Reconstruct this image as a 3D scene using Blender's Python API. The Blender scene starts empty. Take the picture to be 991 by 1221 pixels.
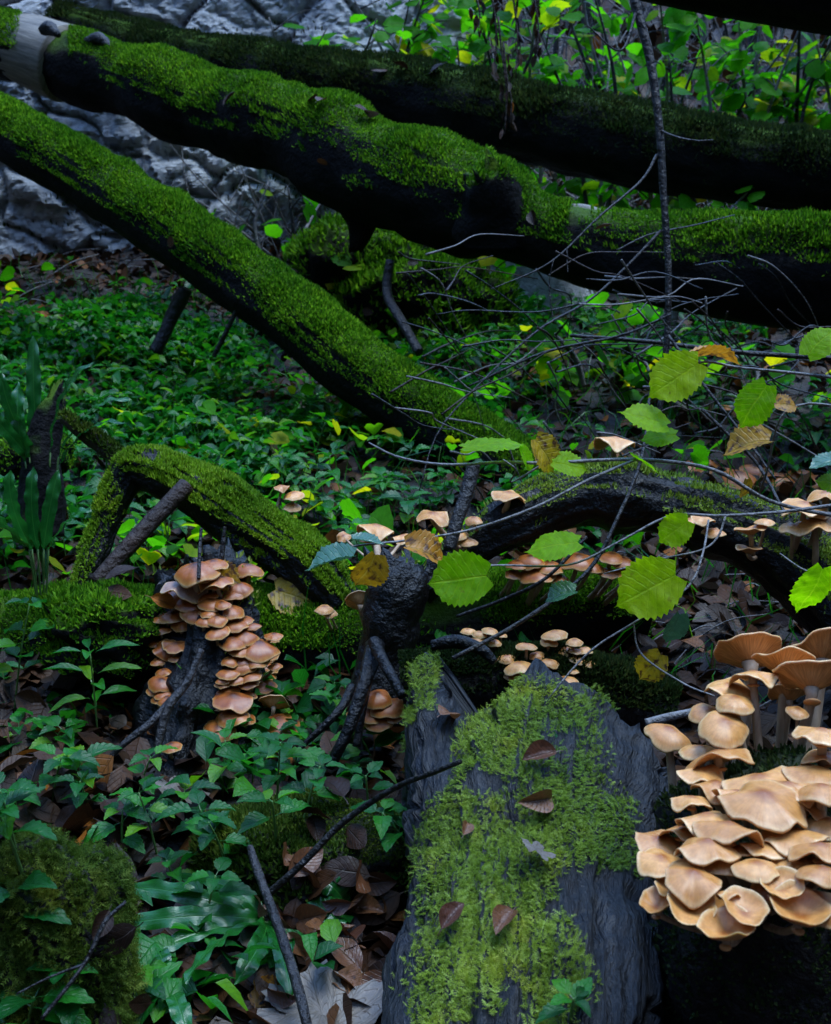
import bpy, math, random
import numpy as np
from mathutils import Vector, Matrix
from mathutils.bvhtree import BVHTree
from mathutils import noise as mnoise

random.seed(7)
rng = np.random.default_rng(7)
scene = bpy.context.scene
col = scene.collection

# ------------------------------------------------------------------ camera
W, H, FPX = 991.0, 1221.0, 1400.0
CAM = np.array([0.0, 0.0, 1.2]); PITCH = math.radians(12)
cd = bpy.data.cameras.new('camera'); cam = bpy.data.objects.new('camera', cd); col.objects.link(cam)
cam.location = CAM; cam.rotation_euler = (math.radians(90) - PITCH, 0, 0)
cd.sensor_fit = 'VERTICAL'; cd.sensor_height = 36.0; cd.lens = FPX / H * 36.0
cd.clip_start = 0.05; cd.clip_end = 300
cd.dof.use_dof = True; cd.dof.focus_distance = 1.9; cd.dof.aperture_fstop = 11.0
scene.camera = cam

# ------------------------------------------------------------------ light
SUN_EL, SUN_AZ = math.radians(76), math.radians(80)   # soft light from above and the right
world = bpy.data.worlds.new('World'); scene.world = world; world.use_nodes = True
wn = world.node_tree.nodes; wl = world.node_tree.links
bg = wn['Background']; sky = wn.new('ShaderNodeTexSky'); sky.sky_type = 'NISHITA'
sky.sun_disc = False; sky.sun_elevation = SUN_EL; sky.sun_rotation = SUN_AZ
sky.air_density = 1.0; sky.dust_density = 0.0; sky.ozone_density = 8.0
wl.new(sky.outputs[0], bg.inputs[0]); bg.inputs[1].default_value = 0.15
sd = bpy.data.lights.new('sun', 'SUN'); sun = bpy.data.objects.new('sun', sd); col.objects.link(sun)
sd.energy = 0.65; sd.angle = math.radians(30); sd.color = (0.76, 0.90, 1.0)
sv = Vector((math.sin(SUN_AZ) * math.cos(SUN_EL), math.cos(SUN_AZ) * math.cos(SUN_EL), math.sin(SUN_EL)))
sun.rotation_euler = (-sv).to_track_quat('-Z', 'Y').to_euler(); sun.location = (4, 1, 9)
scene.view_settings.view_transform = 'Standard'; scene.view_settings.look = 'None'
scene.view_settings.gamma = 1.0; scene.view_settings.use_curve_mapping = False
scene.view_settings.exposure = 2.7

# ------------------------------------------------------------------ helpers
CP, SP = math.cos(PITCH), math.sin(PITCH)
def ray(px, py):
    u = (px - W / 2) / FPX; v = (H / 2 - py) / FPX
    return np.array([u, CP + v * SP, -SP + v * CP])
def P(px, py, d):
    return CAM + d * ray(px, py)
def nrm(a):
    a = np.asarray(a, float); return a / (np.linalg.norm(a, axis=-1, keepdims=True) + 1e-12)
def _hash(i, j, k, seed):
    n = (i * 374761393 + j * 668265263 + k * 2147483647 + seed * 974634777) & 0xFFFFFFFF
    n = ((n ^ (n >> 13)) * 1274126177) & 0xFFFFFFFF
    n = ((n ^ (n >> 16)) * 2246822519) & 0xFFFFFFFF
    return ((n ^ (n >> 15)) & 0xFFFFFF) / float(0xFFFFFF) * 2 - 1
def vnoise(p, seed=0):
    p = np.asarray(p, float); i = np.floor(p).astype(np.int64); f = p - i; f = f * f * (3 - 2 * f)
    r = 0
    for a in (0, 1):
        for b in (0, 1):
            for c in (0, 1):
                w = (f[..., 0] if a else 1 - f[..., 0]) * (f[..., 1] if b else 1 - f[..., 1]) * (f[..., 2] if c else 1 - f[..., 2])
                r = r + w * _hash(i[..., 0] + a, i[..., 1] + b, i[..., 2] + c, seed)
    return r
def fbm(p, octv=4, seed=0):
    p = np.asarray(p, float); r = 0; a = 1; t = 0
    for o in range(octv):
        r = r + a * vnoise(p * 2 ** o + 17.3 * o, seed + o); t += a; a *= 0.5
    return r / t
def build_mesh(name, V, faces, uv=None, attr=None, smooth=True):
    """faces: list of int arrays (n,k). uv: per-vertex (n,2). attr: per-vertex float 'rnd'"""
    V = np.asarray(V, np.float32)
    if not isinstance(faces, list): faces = [faces]
    faces = [np.asarray(f, np.int32) for f in faces if len(f)]
    me = bpy.data.meshes.new(name)
    loops = np.concatenate([f.ravel() for f in faces]); tot = np.concatenate([np.full(len(f), f.shape[1], np.int32) for f in faces])
    st = np.concatenate([[0], np.cumsum(tot)[:-1]]).astype(np.int32)
    me.vertices.add(len(V)); me.vertices.foreach_set('co', V.ravel())
    me.loops.add(len(loops)); me.loops.foreach_set('vertex_index', loops)
    me.polygons.add(len(tot)); me.polygons.foreach_set('loop_start', st)
    try: me.polygons.foreach_set('loop_total', tot)
    except Exception: pass
    me.polygons.foreach_set('use_smooth', np.full(len(tot), smooth, bool))
    if uv is not None:
        l = me.uv_layers.new(name='UVMap'); l.data.foreach_set('uv', np.asarray(uv, np.float32)[loops].ravel())
    if attr is not None:
        a = me.attributes.new('rnd', 'FLOAT', 'POINT'); a.data.foreach_set('value', np.asarray(attr, np.float32))
    me.update(calc_edges=True); me.validate()
    return me
def tag(o, label=None, cat=None, group=None, kind=None):
    if label: o['label'] = label
    if cat: o['category'] = cat
    if group: o['group'] = group
    if kind: o['kind'] = kind
    return o
def empty(name, base, label, cat, group=None):
    o = bpy.data.objects.new(name, None); col.objects.link(o); o.location = Vector(base); o.empty_display_size = 0.05
    return tag(o, label, cat, group)
def link(name, me, mat=None, parent=None, loc=None, M=None):
    o = bpy.data.objects.new(name, me); col.objects.link(o)
    if mat is not None and len(me.materials) == 0: me.materials.append(mat)
    if parent is not None: o.parent = parent
    if M is not None: o.matrix_basis = M
    elif loc is not None: o.location = Vector(loc)
    return o
def solid(name, V, F, mat, parent=None, base=None, uv=None, attr=None, smooth=True):
    """mesh given in world coordinates; stored relative to its thing's base"""
    b = np.array(base if base is not None else (parent.matrix_basis.translation if parent else (0, 0, 0)), float)
    o = link(name, build_mesh(name, np.asarray(V) - b, F, uv, attr, smooth), mat, parent)
    if parent is None: o.location = Vector(b)
    return o
def spline(pts, n):
    pts = np.asarray(pts, float); m = len(pts)
    if m == 2:
        t = np.linspace(0, 1, n)[:, None]; return pts[0] * (1 - t) + pts[1] * t
    seg = np.linalg.norm(np.diff(pts[:, :3], axis=0), axis=1); s = np.concatenate([[0], np.cumsum(seg)]); q = np.linspace(0, s[-1], n)
    ext = np.vstack([2 * pts[0] - pts[1], pts, 2 * pts[-1] - pts[-2]])
    out = np.zeros((n, pts.shape[1]))
    for k, x in enumerate(q):
        i = min(max(np.searchsorted(s, x) - 1, 0), m - 2); t = (x - s[i]) / (s[i + 1] - s[i] + 1e-9)
        a, b, c, d = ext[i], ext[i + 1], ext[i + 2], ext[i + 3]
        out[k] = 0.5 * (2 * b + (c - a) * t + (2 * a - 5 * b + 4 * c - d) * t * t + (3 * b - a - 3 * c + d) * t ** 3)
    return out
def frames(C):
    T = nrm(np.gradient(C, axis=0)); up = np.array([0, 0, 1.0])
    if abs(T[0] @ up) > 0.95: up = np.array([0, -1.0, 0])
    N = np.zeros_like(T); N[0] = nrm(up - T[0] * (T[0] @ up))
    for i in range(1, len(C)):
        v = N[i - 1] - T[i] * (N[i - 1] @ T[i]); N[i] = nrm(v)
    return T, N, np.cross(T, N)
def tube(pr, ns=24, nr=80, bump=0.0, freq=6.0, grain=0.0, seed=0, cap=True, jag=0.0, oct=4, rfun=None):
    """pr: rows (x,y,z,r). returns V, faces, uv, and grid of normals for scattering"""
    S = spline(pr, nr); C = S[:, :3]; R = np.maximum(S[:, 3], 1e-4)
    T, N, B = frames(C)
    th = np.linspace(0, 2 * math.pi, ns, endpoint=False)
    d = np.cos(th)[None, :, None] * N[:, None] + np.sin(th)[None, :, None] * B[:, None]
    L = np.concatenate([[0], np.cumsum(np.linalg.norm(np.diff(C, axis=0), axis=1))])
    rr = np.repeat(R[:, None], ns, 1)
    Q = C[:, None] + d * rr[..., None]
    if bump: rr = rr * (1 + bump * fbm(Q * freq, oct, seed))
    if grain:
        gp = np.stack([np.cos(th)[None].repeat(nr, 0) * 9, np.sin(th)[None].repeat(nr, 0) * 9, (L[:, None] * 5).repeat(ns, 1)], -1)
        rr = rr * (1 + grain * vnoise(gp, seed + 5) + 0.5 * grain * vnoise(gp * 2.3, seed + 6))
    if rfun is not None: rr = rr * rfun(th[None, :], (L / L[-1])[:, None])
    V = C[:, None] + d * rr[..., None]
    if jag:
        off = jag * vnoise(np.stack([np.cos(th) * 3, np.sin(th) * 3, th * 0], -1) + seed, seed + 9) + 0.5 * jag * vnoise(np.stack([np.cos(th) * 9, np.sin(th) * 9, th * 0], -1), seed + 8)
        V[-1] += T[-1] * off[:, None]; V[-2] += T[-2] * off[:, None] * 0.8
    i = np.arange(nr - 1)[:, None] * ns; j = np.arange(ns)[None]; j2 = (j + 1) % ns
    F = np.stack([i + j, i + j2, i + ns + j2, i + ns + j], -1).reshape(-1, 4)
    V2 = V.reshape(-1, 3); faces = [F]
    uv = np.stack([np.repeat(th[None] / (2 * math.pi), nr, 0), np.repeat(L[:, None], ns, 1)], -1).reshape(-1, 2)
    if cap:
        n0 = len(V2)
        V2 = np.vstack([V2, C[0], C[-1] - T[-1] * (R[-1] * (0.8 if jag else 0.0))]); uv = np.vstack([uv, [0.5, 0], [0.5, L[-1]]])
        a = np.arange(ns); b = (a + 1) % ns
        faces.append(np.vstack([np.stack([b, a, np.full(ns, n0)], -1), np.stack([a + (nr - 1) * ns, b + (nr - 1) * ns, np.full(ns, n0 + 1)], -1)]))
    return V2, faces, uv
def tris(faces):
    out = []
    for f in (faces if isinstance(faces, list) else [faces]):
        f = np.asarray(f)
        if f.shape[1] == 3: out.append(f)
        else: out += [f[:, [0, 1, 2]], f[:, [0, 2, 3]]]
    return np.vstack(out)
def scatter(V, faces, n, mask=None, seed=0):
    r = np.random.default_rng(seed); T = tris(faces); a, b, c = V[T[:, 0]], V[T[:, 1]], V[T[:, 2]]
    cr = np.cross(b - a, c - a); ar = np.linalg.norm(cr, axis=1); k = r.choice(len(T), n, p=ar / ar.sum())
    u = r.random((n, 2)); fl = u.sum(1) > 1; u[fl] = 1 - u[fl]
    p = a[k] + u[:, :1] * (b[k] - a[k]) + u[:, 1:] * (c[k] - a[k]); nn = cr[k] / (ar[k][:, None] + 1e-12)
    if mask is not None:
        m = r.random(n) < mask(p, nn); p, nn = p[m], nn[m]
    return p, nn
def blades(p, dirs, L, Wd, bend=0.5, seed=0):
    """small curved moss shoots, 3 triangles each"""
    r = np.random.default_rng(seed); n = len(p); dirs = nrm(dirs)
    s = nrm(np.cross(dirs, r.normal(size=(n, 3)))); L = np.broadcast_to(L, n)[:, None]; Wd = np.broadcast_to(Wd, n)[:, None]
    t = nrm(dirs + bend * nrm(np.cross(dirs, s)) + 0.25 * r.normal(size=(n, 3)))
    V = np.stack([p - s * Wd * 0.5, p + s * Wd * 0.5, p + dirs * L * 0.55 + s * Wd * 0.6, p + dirs * L * 0.55 - s * Wd * 0.6, p + dirs * L * 0.55 + t * L * 0.5], 1).reshape(-1, 3)
    b = np.arange(n)[:, None] * 5
    rnd = np.repeat(r.random(n), 5)
    return V, [b + np.array([0, 1, 2, 3]), b + np.array([3, 2, 4])], rnd
def fronds(p, dirs, nor, L, Wd, seed=0, k=4):
    """feathery creeping moss: a thin stem with pairs of side leaflets"""
    r = np.random.default_rng(seed); n = len(p); dirs = nrm(dirs); s = nrm(np.cross(dirs, nor)); up = nrm(np.cross(s, dirs))
    L = np.broadcast_to(L, n)[:, None]; Wd = np.broadcast_to(Wd, n)[:, None]
    Vs = []; 
    Vs += [p - s * Wd * 0.12, p + s * Wd * 0.12, p + dirs * L + up * L * 0.25]
    F = [[0, 1, 2]]; c = 3
    for q in range(k):
        t = (q + 0.6) / (k + 0.6); b = p + dirs * L * t + up * L * 0.25 * t * t; w = Wd * (1 - 0.55 * t)
        for sg in (-1, 1):
            tip = b + sg * s * w + dirs * w * 0.75 + up * w * (0.15 + 0.3 * r.normal(size=(n, 1)))
            Vs += [b - dirs * w * 0.22, b + dirs * w * 0.26, tip]; F.append([c, c + 1, c + 2]); c += 3
    V = np.stack(Vs, 1).reshape(-1, 3); F = (np.arange(n)[:, None, None] * c + np.array(F)[None]).reshape(-1, 3)
    return V, [F], np.repeat(r.random(n), c)

# ------------------------------------------------------------------ materials
class NT:
    def __init__(s, name):
        s.m = bpy.data.materials.new(name); s.m.use_nodes = True; s.t = s.m.node_tree; s.n = s.t.nodes; s.b = s.n['Principled BSDF']; s.out = s.n['Material Output']
    def new(s, ty, **kw):
        x = s.n.new(ty)
        for k, v in kw.items(): setattr(x, k, v)
        return x
    def l(s, a, b): s.t.links.new(a, b)
    def math(s, op, a, b=None, clamp=False):
        x = s.new('ShaderNodeMath', operation=op, use_clamp=clamp)
        for i, v in enumerate((a, b)):
            if v is None: continue
            if isinstance(v, (int, float)): x.inputs[i].default_value = v
            else: s.l(v, x.inputs[i])
        return x.outputs[0]
    def noise(s, scale, detail=4, rough=0.55, vec=None, dist=0.0):
        x = s.new('ShaderNodeTexNoise'); x.inputs['Scale'].default_value = scale; x.inputs['Detail'].default_value = detail
        x.inputs['Roughness'].default_value = rough; x.inputs['Distortion'].default_value = dist
        if vec is not None: s.l(vec, x.inputs['Vector'])
        return x.outputs['Fac']
    def ramp(s, fac, stops):
        x = s.new('ShaderNodeValToRGB'); e = x.color_ramp.elements
        while len(e) < len(stops): e.new(0.5)
        for k, (p, c) in enumerate(stops): e[k].position = p; e[k].color = (*c, 1) if len(c) == 3 else c
        s.l(fac, x.inputs[0]); return x.outputs[0]
    def mix(s, fac, a, b, mode='MIX'):
        x = s.new('ShaderNodeMix', data_type='RGBA', blend_type=mode)
        for i, v in ((0, fac), (6, a), (7, b)):
            if isinstance(v, (int, float)): x.inputs[i].default_value = v
            elif isinstance(v, tuple): x.inputs[i].default_value = (*v, 1)
            else: s.l(v, x.inputs[i])
        return x.outputs[2]
    def obj(s): return s.new('ShaderNodeTexCoord').outputs['Object']
    def pos(s): return s.new('ShaderNodeNewGeometry').outputs['Position']
    def uv(s): return s.new('ShaderNodeTexCoord').outputs['UV']
    def mapv(s, vec, scale):
        x = s.new('ShaderNodeMapping'); x.inputs['Scale'].default_value = scale; s.l(vec, x.inputs['Vector']); return x.outputs[0]
    def bump(s, h, strength=0.5, dist=0.02):
        x = s.new('ShaderNodeBump'); x.inputs['Strength'].default_value = strength; x.inputs['Distance'].default_value = dist
        s.l(h, x.inputs['Height']); s.l(x.outputs[0], s.b.inputs['Normal']); return x
    def rnd(s):
        a = s.new('ShaderNodeAttribute', attribute_name='rnd').outputs['Fac']; o = s.new('ShaderNodeObjectInfo').outputs['Random']
        return s.math('FRACT', s.math('ADD', a, o))
    def base(s, c):
        if isinstance(c, tuple): s.b.inputs['Base Color'].default_value = (*c, 1)
        else: s.l(c, s.b.inputs['Base Color'])
    def p(s, **kw):
        for k, v in kw.items(): s.b.inputs[k.replace('_', ' ')].default_value = v
        return s

def bark_mat(name, dark, light, rough=0.6, moss=None, mossamt=0.0, spec=0.4):
    n = NT(name); ps = n.pos(); g = n.noise(9, 6, 0.65, ps); f = n.noise(60, 5, 0.6, ps)
    c = n.ramp(g, [(0.3, dark), (0.75, light)]); c = n.mix(0.6, c, n.ramp(f, [(0.3, (0.25, 0.25, 0.25)), (0.7, (1, 1, 1))]), 'MULTIPLY')
    if moss:
        geo = n.new('ShaderNodeNewGeometry'); sep = n.new('ShaderNodeSeparateXYZ'); n.l(geo.outputs['Normal'], sep.inputs[0])
        a = n.math('ADD', n.math('MULTIPLY', sep.outputs[2], 0.8), n.math('SUBTRACT', n.noise(4, 5, 0.6, ps), 0.85 - mossamt))
        c = n.mix(n.math('MULTIPLY', a, 3.0, True), c, moss)
    n.base(c); n.p(Roughness=rough); n.b.inputs['Specular IOR Level'].default_value = spec
    n.bump(n.math('ADD', n.math('MULTIPLY', g, 0.7), n.math('MULTIPLY', f, 0.5)), 0.8, 0.03)
    return n.m
def moss_mat(name, a, b, c3, transl=0.45):
    n = NT(name); r = n.rnd(); big = n.noise(3.5, 4, 0.6, n.pos()); med = n.noise(14, 3, 0.6, n.pos())
    cc = n.ramp(r, [(0.0, a), (0.55, b), (1.0, c3)]); cc = n.mix(n.math('MULTIPLY', n.math('SUBTRACT', big, 0.35), 2.2, True), n.mix(1.0, cc, (0.35, 0.5, 0.5), 'MULTIPLY'), cc)
    cc = n.mix(n.math('MULTIPLY', n.math('SUBTRACT', med, 0.56), 4.0, True), cc, n.mix(1.0, cc, (1.3, 1.0, 0.75), 'MULTIPLY'))
    n.base(cc); n.p(Roughness=0.75); n.b.inputs['Specular IOR Level'].default_value = 0.15
    t = n.new('ShaderNodeBsdfTranslucent'); n.l(cc, t.inputs[0]); m = n.new('ShaderNodeMixShader'); m.inputs[0].default_value = transl
    n.l(n.b.outputs[0], m.inputs[1]); n.l(t.outputs[0], m.inputs[2]); n.l(m.outputs[0], n.out.inputs[0])
    return n.m
def leaf_mat(name, stops, vein, rough=0.35, transl=0.4, spots=None, nv=7.0, spec=0.5, bump=0.4, tcol=None, dead=False, spotlim=0.62):
    """uv.x across (0..1, midrib 0.5), uv.y along the blade"""
    n = NT(name); uv = n.uv(); sep = n.new('ShaderNodeSeparateXYZ'); n.l(uv, sep.inputs[0])
    au = n.math('ABSOLUTE', n.math('SUBTRACT', sep.outputs[0], 0.5)); r = n.rnd()
    ph = n.math('FRACT', n.math('MULTIPLY', n.math('SUBTRACT', sep.outputs[1], n.math('MULTIPLY', au, 0.55)), nv))
    dv = n.math('ABSOLUTE', n.math('SUBTRACT', ph, 0.5)); vein_s = n.math('SUBTRACT', 1.0, n.math('MULTIPLY', dv, 9.0), True)
    vein_m = n.math('SUBTRACT', 1.0, n.math('MULTIPLY', au, 28.0), True); vv = n.math('MAXIMUM', n.math('MULTIPLY', vein_s, 0.6), vein_m)
    cc = n.ramp(r, stops); blot = n.noise(5, 4, 0.6, n.obj())
    nz = n.noise(3.0, 5, 0.65, n.mapv(uv, (1.6, 2.2, 1)))
    cc = n.mix(0.75, cc, n.ramp(nz, [(0.3, (0.55, 0.6, 0.55)), (0.7, (1.15, 1.1, 1.0))]), 'MULTIPLY')
    cc = n.mix(n.math('MULTIPLY', vv, 0.5), cc, vein)
    if spots:
        w = n.new('ShaderNodeTexNoise', noise_dimensions='4D'); w.inputs['Scale'].default_value = 5.5; w.inputs['Detail'].default_value = 3
        n.l(uv, w.inputs['Vector']); n.l(n.math('MULTIPLY', n.new('ShaderNodeObjectInfo').outputs['Random'], 40.0), w.inputs['W'])
        cc = n.mix(n.math('MULTIPLY', n.math('SUBTRACT', w.outputs['Fac'], spotlim), 7.0, True), cc, spots)
    n.base(cc); n.p(Roughness=rough); n.b.inputs['Specular IOR Level'].default_value = spec
    n.bump(n.math('ADD', n.math('MULTIPLY', vv, -1.0), nz), bump, 0.004)
    t = n.new('ShaderNodeBsdfTranslucent'); tc = cc if tcol is None else n.mix(1.0, cc, tcol, 'MULTIPLY'); n.l(tc, t.inputs[0])
    m = n.new('ShaderNodeMixShader'); m.inputs[0].default_value = transl
    n.l(n.b.outputs[0], m.inputs[1]); n.l(t.outputs[0], m.inputs[2]); n.l(m.outputs[0], n.out.inputs[0])
    return n.m

M = {}
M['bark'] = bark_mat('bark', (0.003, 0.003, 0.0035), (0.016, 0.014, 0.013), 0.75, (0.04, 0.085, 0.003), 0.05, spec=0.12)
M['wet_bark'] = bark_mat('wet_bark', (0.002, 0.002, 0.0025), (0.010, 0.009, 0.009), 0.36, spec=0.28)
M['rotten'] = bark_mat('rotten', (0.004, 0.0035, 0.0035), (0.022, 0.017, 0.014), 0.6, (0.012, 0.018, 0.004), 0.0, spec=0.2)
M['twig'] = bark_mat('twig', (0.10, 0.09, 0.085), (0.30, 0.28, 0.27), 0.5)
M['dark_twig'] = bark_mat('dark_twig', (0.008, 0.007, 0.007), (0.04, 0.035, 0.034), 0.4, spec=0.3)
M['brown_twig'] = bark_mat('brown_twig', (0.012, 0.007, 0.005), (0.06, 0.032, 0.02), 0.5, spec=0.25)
def grey_wood():
    n = NT('grey_wood'); uv = n.uv(); g = n.noise(6, 6, 0.6, n.mapv(uv, (16, 1.2, 1)), 0.4); f = n.noise(24, 4, 0.6, n.mapv(uv, (10, 2.2, 1)))
    ps = n.pos(); b = n.noise(11, 4, 0.6, ps); pit = n.noise(70, 2, 0.5, ps)
    c = n.ramp(g, [(0.25, (0.003, 0.004, 0.0055)), (0.55, (0.011, 0.0125, 0.016)), (0.8, (0.05, 0.046, 0.045))])
    c = n.mix(0.85, c, n.ramp(b, [(0.32, (0.15, 0.16, 0.19)), (0.5, (0.6, 0.6, 0.62)), (0.68, (1.25, 1.1, 0.95))]), 'MULTIPLY')
    c = n.mix(n.math('MULTIPLY', n.math('SUBTRACT', pit, 0.62), 12.0, True), c, (0.008, 0.007, 0.007))
    n.base(c); n.p(Roughness=0.45); n.b.inputs['Specular IOR Level'].default_value = 0.25; n.bump(n.math('ADD', g, n.math('MULTIPLY', f, 0.5)), 0.9, 0.012); return n.m
M['grey_wood'] = grey_wood()
def pale_wood():
    n = NT('pale_wood'); g = n.noise(5, 5, 0.6, n.mapv(n.uv(), (14, 1.5, 1)))
    n.base(n.ramp(g, [(0.3, (0.07, 0.06, 0.05)), (0.7, (0.25, 0.215, 0.165))])); n.p(Roughness=0.6); n.bump(g, 0.4, 0.01); return n.m
M['pale_wood'] = pale_wood()
def rock_mat():
    n = NT('rock'); ps = n.pos(); a = n.noise(2.2, 8, 0.65, ps, 0.6); b = n.noise(16, 8, 0.7, n.mapv(ps, (1, 1, 1.5)), 0.4)
    c = n.ramp(a, [(0.3, (0.34, 0.345, 0.35)), (0.5, (0.48, 0.485, 0.49)), (0.7, (0.62, 0.62, 0.61))])
    c = n.mix(0.7, c, n.ramp(b, [(0.36, (0.16, 0.17, 0.19)), (0.50, (1, 1, 1))]), 'MULTIPLY')
    g = n.noise(1.6, 6, 0.7, n.mapv(ps, (1, 1, 1.6)))
    c = n.mix(n.math('MULTIPLY', n.math('SUBTRACT', g, 0.64), 9.0, True), c, (0.02, 0.035, 0.01))
    n.base(c); n.p(Roughness=0.7); n.bump(n.math('ADD', a, b), 0.9, 0.08); return n.m
M['rock'] = rock_mat()
def soil_mat():
    n = NT('soil'); ps = n.pos(); v = n.new('ShaderNodeTexVoronoi'); v.inputs['Scale'].default_value = 16; n.l(ps, v.inputs['Vector'])
    c = n.mix(1.0, n.ramp(n.noise(3, 5, 0.6, ps), [(0.3, (0.008, 0.006, 0.005)), (0.7, (0.03, 0.02, 0.014))]), n.ramp(v.outputs['Color'], [(0.0, (0.4, 0.4, 0.4)), (1.0, (1.3, 1.2, 1.1))]), 'MULTIPLY')
    n.base(c); n.p(Roughness=0.8); n.bump(n.math('ADD', v.outputs['Distance'], n.noise(40, 4, 0.6, ps)), 0.8, 0.03); return n.m
M['soil'] = soil_mat()
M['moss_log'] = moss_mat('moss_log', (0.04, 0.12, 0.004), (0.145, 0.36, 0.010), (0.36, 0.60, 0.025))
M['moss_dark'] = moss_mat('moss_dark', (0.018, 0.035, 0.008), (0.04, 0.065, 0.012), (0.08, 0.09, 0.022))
M['moss_bright'] = moss_mat('moss_bright', (0.16, 0.22, 0.015), (0.37, 0.47, 0.04), (0.60, 0.68, 0.15))
M['moss_green'] = moss_mat('moss_green', (0.12, 0.22, 0.008), (0.36, 0.56, 0.02), (0.60, 0.74, 0.08))
M['moss_yellow'] = moss_mat('moss_yellow', (0.05, 0.085, 0.008), (0.14, 0.20, 0.015), (0.32, 0.36, 0.06))
M['hazel'] = leaf_mat('hazel', [(0.0, (0.20, 0.48, 0.003)), (0.6, (0.28, 0.56, 0.004)), (1.0, (0.42, 0.58, 0.006))], (0.50, 0.70, 0.03), 0.45, 0.66, (0.14, 0.05, 0.01), 8.0, tcol=(1.6, 1.6, 0.5), spotlim=0.66, spec=0.18)
M['hazel_far'] = leaf_mat('hazel_far', [(0.0, (0.025, 0.20, 0.005)), (0.72, (0.08, 0.34, 0.008)), (0.86, (0.24, 0.38, 0.01)), (1.0, (0.60, 0.45, 0.01))], (0.12, 0.32, 0.03), 0.5, 0.64, None, 7.0, tcol=(1.5, 1.6, 0.5), spec=0.12)
M['yellow_leaf'] = leaf_mat('yellow_leaf', [(0.0, (0.52, 0.33, 0.008)), (1.0, (0.55, 0.20, 0.01))], (0.55, 0.40, 0.06), 0.45, 0.4, (0.09, 0.03, 0.008), 8.0, spotlim=0.5)
M['blue_leaf'] = leaf_mat('blue_leaf', [(0.0, (0.03, 0.12, 0.05)), (1.0, (0.06, 0.16, 0.07))], (0.10, 0.2, 0.1), 0.25, 0.25, None, 8.0, spec=0.7)
M['herb'] = leaf_mat('herb', [(0.0, (0.005, 0.07, 0.012)), (0.5, (0.012, 0.14, 0.014)), (0.85, (0.03, 0.23, 0.012)), (1.0, (0.14, 0.32, 0.01))], (0.03, 0.16, 0.03), 0.30, 0.45, None, 6.0, spec=0.34, tcol=(1.3, 1.4, 0.6))
M['fern'] = leaf_mat('fern', [(0.0, (0.006, 0.09, 0.012)), (1.0, (0.015, 0.15, 0.018))], (0.07, 0.28, 0.04), 0.2, 0.35, (0.05, 0.03, 0.01), 26.0, spec=0.6, spotlim=0.7, bump=0.25)
M['dead_leaf'] = leaf_mat('dead_leaf', [(0.0, (0.012, 0.006, 0.004)), (0.35, (0.035, 0.014, 0.006)), (0.66, (0.08, 0.030, 0.009)), (0.84, (0.035, 0.022, 0.014)), (0.95, (0.08, 0.055, 0.04)), (1.0, (0.34, 0.10, 0.006))], (0.02, 0.011, 0.006), 0.45, 0.15, (0.008, 0.005, 0.003), 9.0, spotlim=0.58, spec=0.2)
M['grey_leaf'] = leaf_mat('grey_leaf', [(0.0, (0.13, 0.105, 0.085)), (1.0, (0.20, 0.155, 0.125))], (0.07, 0.045, 0.03), 0.45, 0.1, (0.03, 0.017, 0.01), 7.0, spotlim=0.56)
M['rust_leaf'] = leaf_mat('rust_leaf', [(0.0, (0.19, 0.075, 0.025)), (1.0, (0.09, 0.03, 0.015))], (0.05, 0.02, 0.01), 0.36, 0.15, (0.03, 0.012, 0.006), 9.0, spotlim=0.58)
M['stalk'] = NT('stalk').p(Roughness=0.5).m; M['stalk'].node_tree.nodes['Principled BSDF'].inputs['Base Color'].default_value = (0.07, 0.15, 0.03, 1)
def cap_mat(name, centre, mid, rim):
    n = NT(name); uv = n.uv(); sep = n.new('ShaderNodeSeparateXYZ'); n.l(uv, sep.inputs[0]); r = n.rnd()
    nz = n.noise(40, 3, 0.5, n.obj()); c = n.ramp(sep.outputs[1], [(0.0, centre), (0.12, centre), (0.42, mid), (0.84, mid), (0.95, rim), (1.0, (0.76, 0.50, 0.26))])
    st = n.noise(5, 2, 0.5, n.mapv(uv, (26, 0.7, 1)))
    c = n.mix(0.5, c, n.ramp(st, [(0.35, (0.78, 0.72, 0.66)), (0.65, (1.06, 1.05, 1.04))]), 'MULTIPLY')
    c = n.mix(0.8, c, n.ramp(n.noise(4.5, 4, 0.6, n.mapv(n.obj(), (1, 1, 1))), [(0.3, (0.72, 0.62, 0.55)), (0.65, (1.08, 1.06, 1.04))]), 'MULTIPLY')
    c = n.mix(1.0, c, n.ramp(r, [(0.0, (0.78, 0.70, 0.62)), (0.6, (1, 1, 1)), (1.0, (1.1, 1.12, 1.15))]), 'MULTIPLY')
    n.base(c); n.p(Roughness=0.38); n.b.inputs['Specular IOR Level'].default_value = 0.45
    n.b.inputs['Subsurface Weight'].default_value = 0.22; n.b.inputs['Subsurface Radius'].default_value = (1.0, 0.45, 0.2); n.b.inputs['Subsurface Scale'].default_value = 0.008
    n.bump(n.math('ADD', nz, st), 0.15, 0.003); return n.m
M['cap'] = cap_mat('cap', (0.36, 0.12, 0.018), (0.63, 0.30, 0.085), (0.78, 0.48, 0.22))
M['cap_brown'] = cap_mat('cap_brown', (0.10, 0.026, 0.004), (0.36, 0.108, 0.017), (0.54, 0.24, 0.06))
M['cap_dull'] = cap_mat('cap_dull', (0.20, 0.10, 0.07), (0.32, 0.20, 0.15), (0.42, 0.30, 0.22))
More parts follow.
